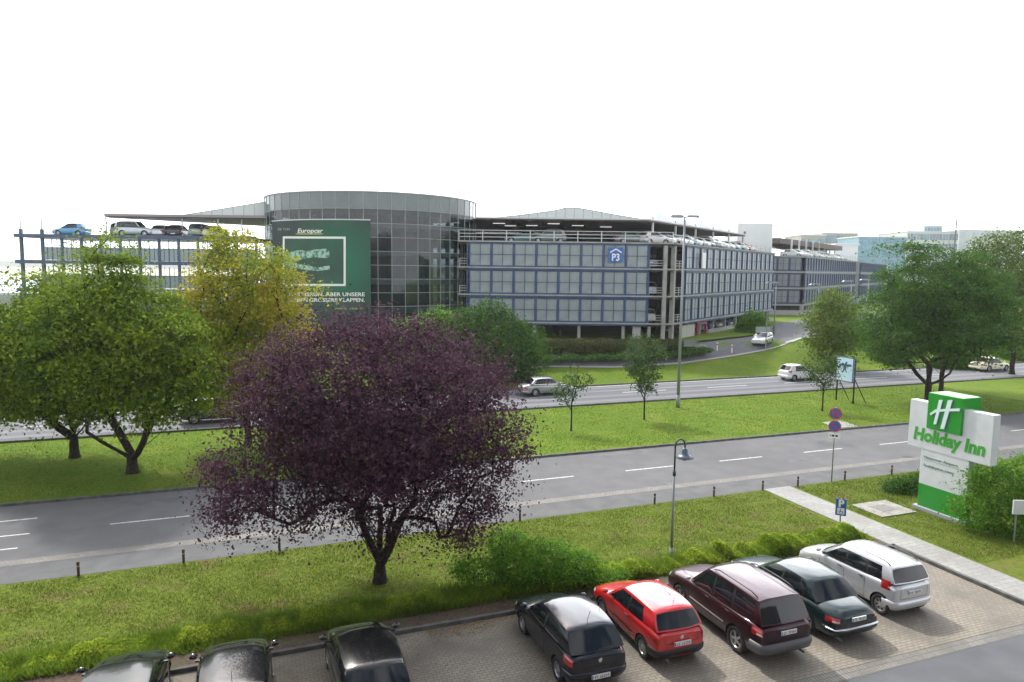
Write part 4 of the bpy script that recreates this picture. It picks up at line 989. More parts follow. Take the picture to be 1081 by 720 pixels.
L_mix=leafmat('reddish_green_leaves',(.12,.22,.025),(.18,.22,.035),(.10,.20,.03),.35,.3,ns=.7)
L_sap=leafmat('sapling_leaves',(.05,.10,.03),(.09,.15,.04),None,.4,.3)
L_lgr=leafmat('light_tree_leaves',(.10,.17,.028),(.17,.22,.04),(.06,.11,.02),.35,.35,ns=.5)
# purple tree
B,E_=pxell((401,615),[(392,425,140,88),(330,460,85,55),(455,455,85,58,.5),(300,405,60,50,-.3),(482,400,55,48,.3),(400,368,85,38),(280,495,58,42,-.8),(510,460,46,46,.6),(500,520,38,34,-.6),(400,470,90,45,-1.4),(380,460,90,50,1.5),(245,535,30,26,-.8),(310,545,50,18,-1.2),(350,350,30,22),(460,352,30,22),(420,505,62,36,.2),(345,505,50,34),(480,490,45,40,-.3),(395,338,30,12),(405,535,66,24,.3),(485,562,34,24,-.2),(400,560,36,12,.5),(372,330,30,10),(350,535,40,20,.2),(450,535,44,22),(525,400,22,16),(232,500,22,18),(548,478,18,16),(215,440+60,12,14)])
make_tree('plum_tree','dark purple leaved plum tree standing in the grass behind the black parked cars',B,E_,520,88000,.115,L_pur,.20,.7,21,rc=.74,mind=.52,multi=13,shell=0,mlen=(.95,1.7),flat=.8,up=.25,asp=.6,r0=.009)
# maples on the median
B,E_=pxell((140,499),[(140,355,72,62),(110,330,60,50),(160,400,62,45),(122,285,34,36),(185,380,34,42,-.5),(80,365,52,55,1),(140,408,74,24,-.6),(118,255,12,12),(192,390,30,34)])
make_tree('maple_tree','bright green maple with a low forked trunk on the median',B,E_,250,60000,.18,L_grn,.26,1.0,22,rc=1.25,mind=.92,multi=6,r0=.018,flat=.36,mlen=(2.0,1.7),shell=.15)
B,E_=pxell((79,483),[(40,360,58,52),(75,400,62,45),(12,395,52,42),(-10,362,50,42,1),(38,314,26,22),(60,330,40,40),(20,430,45,14,-1),(-30,400,45,40)])
make_tree('maple_tree','green maple with a straight dark trunk at the left edge, behind the forked maple',B,E_,230,54000,.19,L_grn,.24,1.5,23,rc=1.3,mind=.95,multi=6,r0=.018,flat=.36,mlen=(1.9,2.0),shell=.15)
B,E_=pxell((262,470),[(262,310,52,55),(240,360,52,55),(285,365,48,50),(238,262,24,26),(290,320,34,45),(228,404,34,22,-.8),(265,400,58,30),(310,340,16,22),(215,330,28,35)])
make_tree('maple_tree','yellow leaved autumn maple rising above the purple tree in front of the green banner',B,E_,230,40000,.18,L_yel,.2,2.4,24,rc=1.1,mind=.85,multi=4,r0=.015,flat=.5,shell=.15)
# right big tree on the median
B,E_=pxell((979,424),[(990,320,62,52),(955,340,46,42),(1022,338,42,40,1),(985,285,52,32),(995,360,64,22),(940,365,32,20,-.8),(1042,350,32,18,.5),(1025,298,34,28,1.5),(925,330,20,25),(965,265,26,12)])
make_tree('lime_tree','large dense dark green tree with forked trunks on the median behind the tall hotel sign',B,E_,230,50000,.2,L_dgr,.26,1.9,25,rc=1.4,mind=1.1,multi=4,r0=.02,flat=.42,mlen=(1.2,1.3),shell=.2)
B,E_=pxell((993,415),[(1005,330,55,45,1.5),(1022,350,38,28,2),(975,310,45,40,2)])
make_tree('lime_tree','slimmer dark trunked tree growing just right of the largest green tree, crowns merged',B,E_,160,16000,.19,L_dgr,.2,2.2,26,rc=1.1,mind=.7,multi=3,r0=.02)
B,E_=pxell(at(1068,395),[(1062,285,34,34),(1082,330,34,36),(1045,258,18,12),(1072,256,22,14),(1030,262,12,9),(1085,290,30,30),(1065,350,40,18),(1030,272,14,10)])
make_tree('ash_tree','loose yellowish green tree beyond the far road at the right edge of the photo',B,E_,260,15000,.3,L_lgr,.25,3.4,27,rc=1.4,mind=.9,multi=3,r0=.03,flat=.6)
# behind the rotunda
B=att(522,396); B,E_=pxell(B,[(520,362,50,34),(495,350,34,26),(548,372,28,24),(515,335,30,18),(535,392,32,14,-.5),(475,355,22,20)])
make_tree('lime_tree','round dark green tree in front of the rotunda beyond the far road',B,E_,300,30000,.24,L_dgr,.25,1.5,28,rc=1.2,mind=.75,multi=4,r0=.02)
B=att(460,392); B,E_=pxell(B,[(462,345,26,18),(445,360,26,20),(430,352,20,14)])
make_tree('lime_tree','small lighter green tree at the foot of the glass rotunda',B,E_,90,8000,.24,L_bush,.15,1.5,29,rc=1.2,mind=.75,multi=3)
# saplings
B,E_=pxell((603,455),[(603,408,14,14),(590,415,9,8),(618,400,10,10),(606,392,7,9),(598,424,9,6)])
make_tree('young_tree','spindly young tree with few leaves on the median in front of the silver saloon',B,E_,60,900,.15,L_sap,.055,1.9,30,rc=.35,mind=.25,multi=3,r0=.01)
B,E_=pxell((680,443),[(680,392,18,18),(678,375,16,12),(668,365,8,8),(694,368,10,9),(680,406,12,8)])
make_tree('young_tree','young tree with a fuller vase shaped crown left of the tall lamp post',B,E_,85,3400,.16,L_sap,.06,1.8,31,rc=.5,mind=.28,multi=4,r0=.011)
B,E_=pxell((868,434),[(868,394,15,11),(876,384,11,10),(872,404,11,6),(858,390,9,8)])
make_tree('young_tree','young tree on the median directly left of the pale blue billboard',B,E_,60,1700,.15,L_sap,.06,1.6,32,rc=.55,mind=.3,multi=4,r0=.012)
B=att(877,387); B,E_=pxell(B,[(880,340,24,24),(878,318,15,12),(868,358,16,13),(892,355,18,13),(878,372,16,10)])
make_tree('rowan_tree','reddish green street tree beyond the far road in front of the far car park blocks',B,E_,150,9500,.3,L_mix,.14,1.4,33,rc=1.3,mind=.8,multi=3,r0=.02)
# shrubs
def bush(name,label,base,ells,ncl,nleaf,ls,lm,seed,rc=.3,mind=.2,cat='shrub',group=None,up=.6): return make_tree(name,label,base,ells,ncl,nleaf,ls,lm,.03,.1,seed,rc=rc,mind=mind,multi=5,cat=cat,group=group,flat=.7,up=up,r0=.008,shell=.3)
B,E_=pxell(at(572,620),[(575,588,50,21),(545,598,36,20,-.3),(610,598,30,18),(535,575,26,16,.3),(580,605,60,12,-.4),(500,600,30,14,-.2),(640,608,24,11,-.2)])
bush('shrub','rounded mid green shrub between the purple tree and the navy hatchback',B,E_,330,16000,.085,L_bush,41,rc=.32)
B,E_=pxell(at(1000,579)if False else rd(30.6,18.9),[(1052,515,34,30),(1075,500,25,22,.5),(1030,540,26,20,-.4),(1070,550,34,24,-.4),(1040,500,22,15),(1095,530,30,35)])
bush('shrub','tall wild green shrub covering the right foot of the white and green hotel sign',B,E_,300,17000,.10,L_bush,42,rc=.42,mind=.25)
B,E_=pxell(rd(30.4,24.2),[(955,515,22,13),(970,512,16,14),(940,512,10,9)])
bush('shrub','low dark clipped shrub left of the hotel sign foot',B,E_,120,6500,.09,L_dgr,43,rc=.32,mind=.22)
B=att(795,352); B,E_=pxell(B,[(795,340,13,11),(788,345,10,9),(803,345,8,9)])
bush('shrub','round dark shrub beside the side street against the car park wall',B,E_,90,5000,.28,L_bush,44,rc=.8,mind=.5)
B=att(676,371); B,E_=pxell(B,[(676,364,13,7),(668,360,7,6),(684,360,6,5)])
bush('shrub','yellow green spiky shrub sticking up in front of the clipped hedge',B,E_,50,1500,.24,L_lgr,45,rc=.6,mind=.4)
for i,(px,py,rx,ry,lb) in enumerate([(905,352,16,9,'dark shrub under the big tree beside the parked white cars'),(940,372,18,8,'low shrub on the verge left of the big tree'),(1010,382,26,9,'dense shrub beyond the far road behind the big tree trunks'),(1075,368,24,14,'shrub beyond the far road at the right edge above the cream taxi')]):
    B=att(px,py+ry) if i<2 else at(px,py+ry-2); B,E_=pxell(B,[(px,py,rx,ry),(px-rx*.5,py+2,rx*.5,ry*.7),(px+rx*.5,py+1,rx*.5,ry*.8)]); bush('shrub',lb,B,E_,70,3500,.3,[L_bush,L_lgr,L_dgr,L_bush][i],46+i,rc=.9,mind=.6)
# hedge and ground cover before the car park
def foliage_strip(name,pts,depth,h,n,ls,lm,seed,label=None,cat=None,kind=None,bump=.25,loc=None):
    r=np.random.default_rng(seed); P=[]; A=[np.array(p) for p in pts]; seg=[np.linalg.norm(b-a) for a,b in zip(A,A[1:])]; tot=sum(seg)
    t=r.random(n)*tot; out=np.zeros((n,3)); 
    cum=np.cumsum([0]+seg)
    idx=np.clip(np.searchsorted(cum,t)-1,0,len(seg)-1); f=(t-cum[idx])/np.array(seg)[idx]
    a=np.array(A)[idx]; b=np.array(A)[idx+1]; q=a+(b-a)*f[:,None]; dr=(b-a)/np.linalg.norm(b-a,axis=1,keepdims=True); nr=np.stack([-dr[:,1],dr[:,0],0*dr[:,0]],1)
    w_=(r.random(n)-.5); 
    hl=h*(1+bump*np.sin(t*2.1+seed)+bump*.7*np.sin(t*5.3+1)+bump*.5*np.sin(t*11.7))*(1-(np.abs(w_)*2)**4*.35)
    z=hl*(1-r.random(n)**2.2*.9)
    q=q+nr*(w_*depth)[:,None]; q[:,2]+=z
    Nr=r.normal(size=(n,3))*.7+np.stack([nr[:,0]*w_*2,nr[:,1]*w_*2,np.full(n,.7)],1)
    o=obj(name,leaves_mesh(q,Nr,ls,lm,seed)); props(o,label,cat,kind=kind); return o
L_hedge=leafmat('hedge_leaves',(.055,.085,.022),(.10,.10,.03),None,.35,.2,ns=.4)
hA=att(566,372.5);hB=att(640,372.5); hC=att(716,371.5)
foliage_strip('hedge',[hA,hB,hC],2.2,1.35,26000,.24,L_hedge,61,'long clipped olive green hedge in front of the car park ground floor','hedge',bump=.05)
hA=att(560,380);hB=att(640,378.5); hC=att(700,377); hD=att(742,370.5)
foliage_strip('ground_cover',[hA,hB,hC,hD],3.2,.45,22000,.2,L_dgr,62,kind='stuff',bump=.2)
# planting strip along the parking kerb
L_str=leafmat('strip_leaves',(.25,.36,.03),(.34,.42,.045),(.17,.28,.025),.3,.6,ns=1.2,n3=.5)
foliage_strip('strip_planting',[rd(-14,20.8),rd(4.5,20.7),rd(9,20.6)],.9,.26,36000,.075,L_str,63,kind='stuff',bump=.35)
foliage_strip('strip_planting',[rd(9,20.5),rd(16,20.4)],1.0,.34,28000,.075,L_str,64,kind='stuff',bump=.3)
foliage_strip('strip_planting',[rd(16,20.35),rd(20,20.3),rd(22.9,20.1)],1.1,.5,36000,.075,L_str,65,kind='stuff',bump=.3)
# grass blades
def blades(name,regions,n,h,w_,m,seed):
    r=np.random.default_rng(seed); Ps=[]
    ar=[(b-a)*(d-c) for a,b,c,d in regions]; 
    for (a,b,c,d),A_ in zip(regions,ar):
        k=int(n*A_/sum(ar)); u=a+(b-a)*r.random(k); v=c+(d-c)*r.random(k)
        Ps.append(np.stack([u*RU[0]+v*RV[0],u*RU[1]+v*RV[1],np.zeros(k)],1))
    P=np.concatenate(Ps); k=len(P); a=r.random(k)*6.283; dx=np.stack([np.cos(a),np.sin(a),0*a],1)*w_*(.5+r.random((k,1)))
    cl=.5+.5*np.sin(P[:,0]*1.7+3*np.sin(P[:,1]*.9))*np.sin(P[:,1]*2.3+2*np.sin(P[:,0]*.7)); hh=(h*(.35+.9*r.random(k))*(.6+.8*cl))[:,None]
    tip=P+np.concatenate([r.normal(size=(k,2))*.45*hh,hh],1)
    V=np.stack([P-dx,P+dx,tip],1).reshape(-1,3); F=np.arange(3*k).reshape(k,3); o=obj(name,npmesh(name,V,F,m)); props(o,kind='stuff'); return o
L_gr=leafmat('grass_blades_rough',(.14,.19,.024),(.10,.145,.018),(.17,.165,.045),.12,.4,ns=2.,n3=.45,thr3=(.55,.72)); L_gr2=leafmat('grass_blades_median',(.135,.22,.02),(.105,.18,.016),(.18,.205,.03),.12,.4,ns=.6,n3=.25,thr3=(.52,.75))
blades('grass',[(-13,23.3,20.9,26.6),(25.3,36,17,26.6)],170000,.055,.012,L_gr,71)
L_sg=leafmat('tall_grass_blades',(.13,.22,.02),(.18,.26,.03),(.10,.15,.02),.35,.45,ns=1.)
blades('strip_grass',[(-14,10,20.05,21.3)],60000,.3,.014,L_sg,73)
blades('strip_grass',[(10,22.9,20.0,20.9)],30000,.34,.014,L_sg,74)
blades('grass',[(-16,62,35.9,48.4)],150000,.05,.018,L_gr2,72)
# fallen leaves on the paving
r_=np.random.default_rng(5); k=900; u=np.concatenate([r_.uniform(4.6,8,500),r_.uniform(-10,20,400)]); v=np.concatenate([19.1-np.abs(r_.normal(0,.35,500)),r_.uniform(16.5,19.1,400)])
P=np.stack([u*RU[0]+v*RV[0],u*RU[1]+v*RV[1],np.full(k,.02)],1); o=obj('fallen_leaves',leaves_mesh(P,r_.normal(size=(k,3))*.25+np.array([0,0,1]),.06,mat('dry_leaf',(.25,.16,.05),.8,island=.4),9)); props(o,kind='stuff')
# ================================================================ PARKED CARS (local frame of the road)
CH=ROAD+math.pi/2     # nose towards the kerb
def park(name,label,sp,u,vrear,dz=0,dang=0,rs='a',cat='car'):
    L_=sp['L']; p=rd(u,vrear+L_/2,.014); return make_car(name,label,cat,p,CH+math.radians(dang),sp,'cars parked in the paved bays',rim_style=rs)
TRM=mat('grey_moulding',(.09,.09,.095),.5)
park('parked_car','navy black three door hatchback with a round silver badge, left of the red hatchback',hatch(trim='chrome',exhaust=.42),8.05,14.72,rs='a')
park('parked_car','bright red small hatchback with black bumpers between the navy hatchback and the maroon off-roader',hatch(3.88,1.64,1.42,RED,bumpm=M_blk,bump=(.28,.56),cols=[(1.15,1.80,'paint'),(1.29,1.88,'glass'),(2.28,2.32,'black'),(2.38,2.40,'glass'),(3.12,2.98,'paint'),(3.76,3.46,'paint')],tail=((34,76),(.64,.86)),plate=.66,badge=.80,sidestrip=(.52,M_blk,.04),anty=-.1,lowz=.30,po=.02),10.68,14.98,rs='d')
park('parked_car','dark maroon off-road estate with roof rails and grey lower cladding beside the red hatchback',suv(sidestrip=(.66,M_chrome,.05),mirm=M_chrome),13.45,14.05,rs='a',cat='off-road car')
park('parked_car','dark green rounded saloon with a sloping boot between the off-roader and the silver people carrier',sedan(bump_strip=((.50,.56),M_chrome),nw=.72,tw=.78,handm=M_chrome),16.2,14.25,rs='b')
park('parked_car','silver people carrier with roof rails at the right end of the parked row',mpv(4.12,1.71,1.54,railm=TRM,cols=[(1.08,1.86,'paint'),(1.24,1.96,'glass'),(2.14,2.18,'black'),(2.20,2.24,'glass'),(2.98,2.92,'black'),(3.04,2.98,'glass'),(3.60,3.48,'paint'),(4.02,3.80,'paint')],doors=[1.1,2.17,3.0],handles=[2.0,2.85]),19.15,14.85,rs='b',cat='people carrier')
park('parked_car','black hatchback third from the left in the parked row, leafy reflections on its roof',hatch(4.2,1.75,1.45,BLACK,trim='chrome'),2.45,14.75,rs='a')
park('parked_car','black car second from the left in the parked row with clouds mirrored on its roof',hatch(4.25,1.76,1.46,BLACK),-.65,14.85,rs='c')
park('parked_car','blackish green car at the left end of the parked row',hatch(4.3,1.78,1.42,paint('paint_black_green',(.006,.010,.010))),-3.1,15.05,rs='a')
# moving cars on the far road
def drive(name,label,sp,px,py,cat='car',ang=0,near=True,group='cars on the far road'):
    p=at(px,py); u,v=to_uv(p); q=rd(u,v+(sp['W']/2-.1),.008); return make_car(name,label,cat,q,ROAD+math.radians(ang),sp,group,far=True,rim_style='b')
drive('passing_car','silver four door saloon driving right on the far road behind the spindly young tree',sedan(4.84,1.85,1.47,paint('paint_bronze_silver',(.34,.35,.35),.25,.7),cols=[(1.45,2.15,'paint'),(1.60,2.25,'glass'),(2.62,2.66,'black'),(2.70,2.72,'glass'),(3.85,3.50,'paint'),(4.15,3.66,'paint')]),580,418)
drive('passing_car','dark grey car on the far road half hidden by the maple leaves',suv(4.4,1.8,1.6,DGREY,low=DGREY,bumpm=DGREY,cols=[(1.25,1.9,'paint'),(1.4,2.0,'glass'),(2.3,2.34,'black'),(2.4,2.42,'glass'),(3.2,3.15,'black'),(3.3,3.2,'glass'),(4.0,3.85,'paint'),(4.25,4.0,'paint')],belt=(1.0,1.05)),228,447)
drive('passing_car','small white hatchback seen from behind on the far road left of the blue billboard',hatch(3.9,1.7,1.5,WHITE,tail=((36,76),(.75,1.05))),848,402)
tx=drive('taxi','cream taxi with a roof sign on the far road under the big tree',sedan(4.8,1.82,1.44,CREAM,trim='black'),1052,392,'taxi')
g=MB(); g.box((-.05,0,1.50),(.16,.5,.15),taper=.8); g.build('taxi_sign',mat('taxi_yellow',(.75,.6,.12),.5),tx,local=True)
p=att(800,365.5); make_car('passing_car','silver white hatchback coming out of the side street towards the camera','car',Vector((p.x+1,p.y+1.4,p.z+.03)),math.radians(-125),hatch(4.1,1.7,1.42,paint('paint_light_silver',(.50,.52,.52))),None,far=True)
# parked cars deeper in the side street
for i,(px,py,sp,lb) in enumerate([(905,357,hatch(4.1,1.72,1.45,WHITE),'white car parked at the side street, half hidden by the big tree leaves'),(921,354,mpv(4.4,1.76,1.6,SILV2,rails=0),'silver blue car parked behind the white one under the big tree')]):
    p=att(px,py); make_car('parked_car',lb,'car',p,AZR,sp,'cars parked in the side street',far=True)
# ---------------------------------------------------------------- cars on the decks
def copy_tree(o,parent=None,paint=None,old=None):
    c=o.copy(); COL.objects.link(c); c.parent=parent
    if paint and c.type=='MESH':
        for i,s_ in enumerate(c.material_slots):
            if s_.material==old: s_.link='OBJECT'; s_.material=paint
    for ch in o.children: copy_tree(ch,c,paint,old)
    return c
protos={}
def deck_car(kind,pn,loc,rz,label,group):
    P_=pn
    if kind not in protos:
        sp={'h':hatch(4.0,1.7,1.46,P_),'s':sedan(4.6,1.78,1.43,P_,trim='black'),'m':mpv(4.3,1.76,1.62,P_,rails=0),'v':suv(4.6,1.86,1.78,P_,low=P_,bumpm=P_)}[kind]
        o=make_car('deck_car',label,'car',loc,rz,sp,group,far=True); protos[kind]=(o,P_); return o
    o,old=protos[kind]; c=copy_tree(o,None,P_,old); c.location=loc; c.rotation_euler=(0,0,rz); c['label']=label; c['group']=group; return c
W2=paint('paint_white_grey',(.62,.63,.64),.3); G2=paint('paint_grey_green',(.16,.2,.2),.3,.4); K2=paint('paint_charcoal',(.03,.034,.04),.3); LB=paint('paint_pale_blue',(.35,.48,.58),.3,.2)
GW='cars on the open deck of the left wing'
zw=ZL[4]+.12
def wx_(px): return atY(px,245,84).x
deck_car('h',BLUE,(wx_(76),84,zw),math.pi,'light blue small car alone near the left end of the open deck',GW)
deck_car('m',paint('paint_olive_grey',(.10,.13,.12),.3,.3),(wx_(118),86.5,zw),math.radians(100),'dark olive grey car on the left deck just left of the silver pick-up',GW)
dv_=deck_car('v',SILV2,(wx_(142),84.4,zw),0,'silver pick-up with a grey canopy back on the left wing deck',GW)
for i,(px,k,pn,a,lb) in enumerate([(165,'s',SILV,90,'silver car on the left deck directly right of the pick-up'),(181,'h',K2,95,'dark hatchback on the left deck left of the slim canopy post'),(206,'m',G2,88,'grey green car on the left deck right of the slim canopy post'),(220,'s',W2,92,'white car on the left deck above the yellow maple')]):
    deck_car(k,pn,(wx_(px),86,zw),math.radians(a),lb,GW)
GF_='cars on the front edge of the car park deck'; zf=ZL[4]+.01
deck_car('m',G2,(atY(579,250,85).x,85.2,zf),math.pi,'grey people carrier on the deck under the canopy, left of the parking sign',GF_)
deck_car('s',paint('paint_teal',(.10,.22,.22),.3,.3),(atY(552,250,86).x,86.4,zf),math.pi,'grey green saloon under the canopy left of the grey people carrier',GF_)
deck_car('s',G2,(atY(668,250,85).x,85,zf),0,'grey saloon on the deck above the second panel right of the parking sign',GF_)
deck_car('h',W2,(atY(690,250,85).x,85,zf),math.radians(30),'white hatchback on the deck at the building corner',GF_)
GR_='cars along the street side of the car park deck'
lbls=['first','second','third','fourth','fifth','sixth','seventh','eighth','ninth','tenth','eleventh','twelfth','thirteenth']
pal=[(W2,'white'),(SILV,'silver'),(W2,'white'),(LB,'pale blue'),(W2,'white'),(K2,'charcoal'),(SILV,'silver'),(W2,'white'),(SILV2,'silver blue'),(BLUE,'blue'),(LB,'pale blue'),(RED,'red'),(SILV,'silver')]
rs=random.Random(3)
for i in range(13):
    s=3.2+i*2.9; q=C1+DV*s-NV*3.0; k='hshmshvmhhsmh'[i]; p_,cn=pal[i]; kn={'h':'hatchback','s':'saloon','m':'people carrier','v':'off-roader'}[k]
    deck_car(k,p_,(q.x,q.y,zf),AZR-math.pi/2+math.radians(rs.uniform(-3,3)),f'{cn} {kn} on the street side deck, {lbls[i]} from the building corner',GR_)
GQ='cars on the deck of the second car park block'
for i in range(12):
    s=3+i*4.4; q=C2+DV*s-NV*3.0; p_,cn=pal[(i*5+2)%13]; k='smhvmhshmhsm'[i]; kn={'h':'hatchback','s':'saloon','m':'people carrier','v':'off-roader'}[k]
    deck_car(k,p_,(q.x,q.y,zf),AZR-math.pi/2,f'{cn} {kn} on the far block deck, {lbls[i]} from its near corner',GQ)
GB_='cars in the ground floor of the car park'
for i,(s,k,p_,cn) in enumerate([(10.8,'h',paint('paint_cherry',(.4,.01,.03)),'cherry red hatchback in the framed ground floor opening'),(15.2,'s',LB,'pale blue saloon on the ground floor right of the red car'),(18.6,'m',BLUE,'blue people carrier on the ground floor of the car park'),(22.5,'h',W2,'white hatchback on the ground floor between the slim columns'),(27,'s',SILV2,'silver blue saloon deepest in the ground floor row'),]):
    q=C1+DV*s-NV*3.2; deck_car(k,p_,(q.x,q.y,2.52),AZR-math.pi/2,cn,GB_)
for k in (1,2,3):
    q=Vector((16.6,85.6,0)); deck_car('m',[W2,SILV2,G2][k-1],(q.x,q.y,ZL[k]+.02),math.radians(90),['white car behind the lowest railing at the open corner bay','silver blue car behind the middle railing at the open corner bay','grey car behind the top railing at the open corner bay'][k-1],'cars behind the corner bay railings')
# ================================================================ STREET FURNITURE
M_galv=mat('lamp_pole_grey',(.27,.29,.30),.5,.3); M_lg=mat('lamp_glass_grey',(.24,.27,.28),.3)
def wtop(px,py,base): # height of a pixel above a base point, at its distance
    return atY(px,py,base.y)
# near lamp
b=rd(14.35,21.0,0); t=empty('street_lamp','slim grey lamp post with a hooked neck and bell shaped hood','street lamp',b); M_ln=mat('lamp_dark_green',(.05,.07,.07),.5,.2)
hz=wtop(716,463,b).z
g=MB(); g.tube([b,b+Vector((0,0,.5))],.075,12); g.tube([b+Vector((0,0,.5)),b+Vector((0,0,hz*.72))],[.05,.042],10); g.build('pole',M_galv,t,smooth=True)
g=MB(); pts=[b+Vector((0,0,hz*.72)),b+Vector((0,0,hz-.28))]+[b+Vector((RU[0]*.21*(1-math.cos(a)),RU[1]*.21*(1-math.cos(a)),hz-.28+.24*math.sin(a))) for a in [i*math.pi/8 for i in range(1,9)]]+[b+Vector((RU[0]*.42,RU[1]*.42,hz-.5))]
g.tube(pts,.033,8); g.tube([b+Vector((0,0,hz*.70)),b+Vector((0,0,hz*.74))],.06,10); g.build('neck',M_ln,t,smooth=True)
hc=Matrix.Translation(b+Vector((RU[0]*.42,RU[1]*.42,hz-.5))); g=MB(); g.lathe([(.03,.12),(.09,.10),(.11,0),(.12,-.10),(.20,-.16),(.34,-.24),(.335,-.255),(.19,-.19),(.10,-.13),(.01,-.12)],24,hc); h_=g.build('lamp_hood',mat('lamp_hood_blue_grey',(.10,.13,.17),.4,.2),t,smooth=True); 
MW[h_.name]=MW[t.name]; g=MB(); g.lathe([(.10,-.18),(.12,-.26),(.09,-.34),(.01,-.37)],18,hc); g.build('bulb_glass',M_lg,h_,smooth=True)
# tall twin lamp
b=at(715.5,430); t=empty('street_lamp','very tall twin armed lamp mast on the median in front of the car park corner','street lamp',b); T=atY(722,229,b.y)
h=T.z-b.z
g=MB(); g.tube([b,b+Vector((0,0,1.0))],.17,12); g.tube([b+Vector((0,0,1.)),b+Vector((0,0,h))],[.13,.07],10); g.build('pole',M_galv,t,smooth=True)
for s in (-1,1):
    g=MB(); a=b+Vector((0,0,h)); e=a+Vector((s*.45,0,.03)); g.tube([a,e],.05,8); f=g.build('arm',M_galv,t,smooth=True); MW[f.name]=MW[t.name]
    g=MB(); g.box(a+Vector((s*.62,0,.05)),(1.1,.42,.2),taper=.75); g.build('lamp_head',M_lg,f)
# street lamps along the side street
for i,(px,py,hx,hy,lb) in enumerate([(816.8,353.5,820.5,298,'tall lamp beside the silver white car in the side street'),(862,349,863,300,'tall lamp in front of the ribbed second car park block'),(896,347,899,296.5,'tall lamp half hidden behind the reddish street tree'),(914,345,916.5,295,'farthest tall lamp just left of the big green tree crown')]):
    b=att(px,py); T=atY(hx,hy,b.y); h=T.z-b.z; t=empty('street_lamp',lb,'street lamp',b,0,'lamps along the side street')
    g=MB(); g.tube([b,b+Vector((0,0,h-.15))],[.12,.07],8); g.build('pole',M_galv,t,smooth=True)
    g=MB(); g.box((b.x-.55,b.y,b.z+h-.03),(1.7,.5,.2),taper=.7); g.tube([b+Vector((0,0,h-.15)),b+Vector((-.3,0,h-.05))],.05,6); g.build('lamp_head',M_lg,t)
# small pole and board
b=att(808,369); t=empty('sign_board','small grey green board on a thin pole at the side street kerb','sign',b); T=atY(809.8,326,b.y)
g=MB(); g.tube([b,Vector((b.x,b.y,T.z))],.06,8); g.build('pole',M_galv,t)
A=atY(798,345,b.y+2.5); Bq=atY(813,351.5,b.y+2.5); b2=Vector((A.x+.8,A.y,terr(A.x,A.y))); t=empty('direction_sign','rectangular pale green grey sign seen behind the silver white car','sign',b2)
g=MB(); g.box(((A.x+Bq.x)/2,A.y,(A.z+Bq.z)/2),(Bq.x-A.x,.08,A.z-Bq.z)); g.build('panel',mat('sign_back',(.36,.42,.40),.6),t)
for x in (A.x+.2,Bq.x-.2): g=MB(); g.tube([(x,A.y+.08,b2.z),(x,A.y+.08,A.z)],.05,6); g.build('leg',M_galv,t)
# delineator posts
for px,py,lb in ((757,370.5,'left red and white marker post at the side street edge'),(772.5,373,'right red and white marker post at the side street edge')):
    b=att(px,py); t=empty('marker_post',lb,'post',b,0,'red and white marker posts'); g=MB(); g.box(b+Vector((0,0,.5)),(.11,.08,1.0)); g.build('post_body',M_sw,t)
    g=MB(); g.box(b+Vector((0,0,.72)),(.12,.09,.16)); g.build('red_band',mat('marker_red',(.5,.03,.03),.5),t)
# boulders at the end of the planting bed
g=MB(); b=att(740,368); g.lathe([(.001,.5),(.5,.42),(.8,.15),(.85,0),(.001,-.1)],9,Matrix.Translation(b)@Matrix.Diagonal((1,.7,1,1))); o=g.build('boulder',mat('boulder_stone',(.25,.24,.22),.9,col2=(.16,.155,.14),nscale=3,bump=.8),loc=b,smooth=True); props(o,'weathered boulder at the right end of the planting bed by the side street','boulder')
# bollards
M_bol=mat('bollard_rust',(.10,.05,.03),.7,col2=(.05,.035,.03),nscale=12)
bl=['at the far left of the pavement edge','left of the purple tree, second from the left','just behind the drooping left branches of the purple tree','hidden in the middle of the purple tree foliage','seen through the purple tree right half','immediately right of the purple tree','left of the near lamp post','right of the near lamp post','at the left corner of the footpath','just right of the footpath mouth','beside the foot of the no stopping sign pole','right of the no stopping sign pole']
protob=None
for u,lb in zip([-5.9,-2.6,.7,4.0,7.3,10.5,17.2,20.5,23.4,25.6,28.7,32.0],['at the left edge of the photo','second from the left edge of the photo','just behind the low left branches of the purple tree','behind the left half of the purple tree','behind the right half of the purple tree','just right of the purple tree crown','left of the hooked lamp post','between the hooked lamp post and the footpath','at the left corner of the footpath mouth','at the right corner of the footpath mouth','beside the foot of the no stopping sign','nearest to the tall hotel sign']):
    loc=rd(u,26.66,0)
    if protob is None:
        g=MB(); g.lathe([(.046,0),(.046,.44),(.052,.44),(.052,.49),(.04,.51),(.001,.515)],12); o=g.build('bollard',M_bol,local=True,smooth=True); autosmooth(o); protob=o; MW[o.name]=Matrix()
        g=MB(); g.lathe([(.053,.34),(.053,.38)],12); q=g.build('band',mat('bollard_band',(.35,.3,.28),.5),o,local=True)
    else:
        o=protob.copy(); COL.objects.link(o); q=protob.children[0].copy(); COL.objects.link(q); q.parent=o
    o.location=loc; props(o,'short brown bollard, '+lb,'bollard','bollards along the pavement')
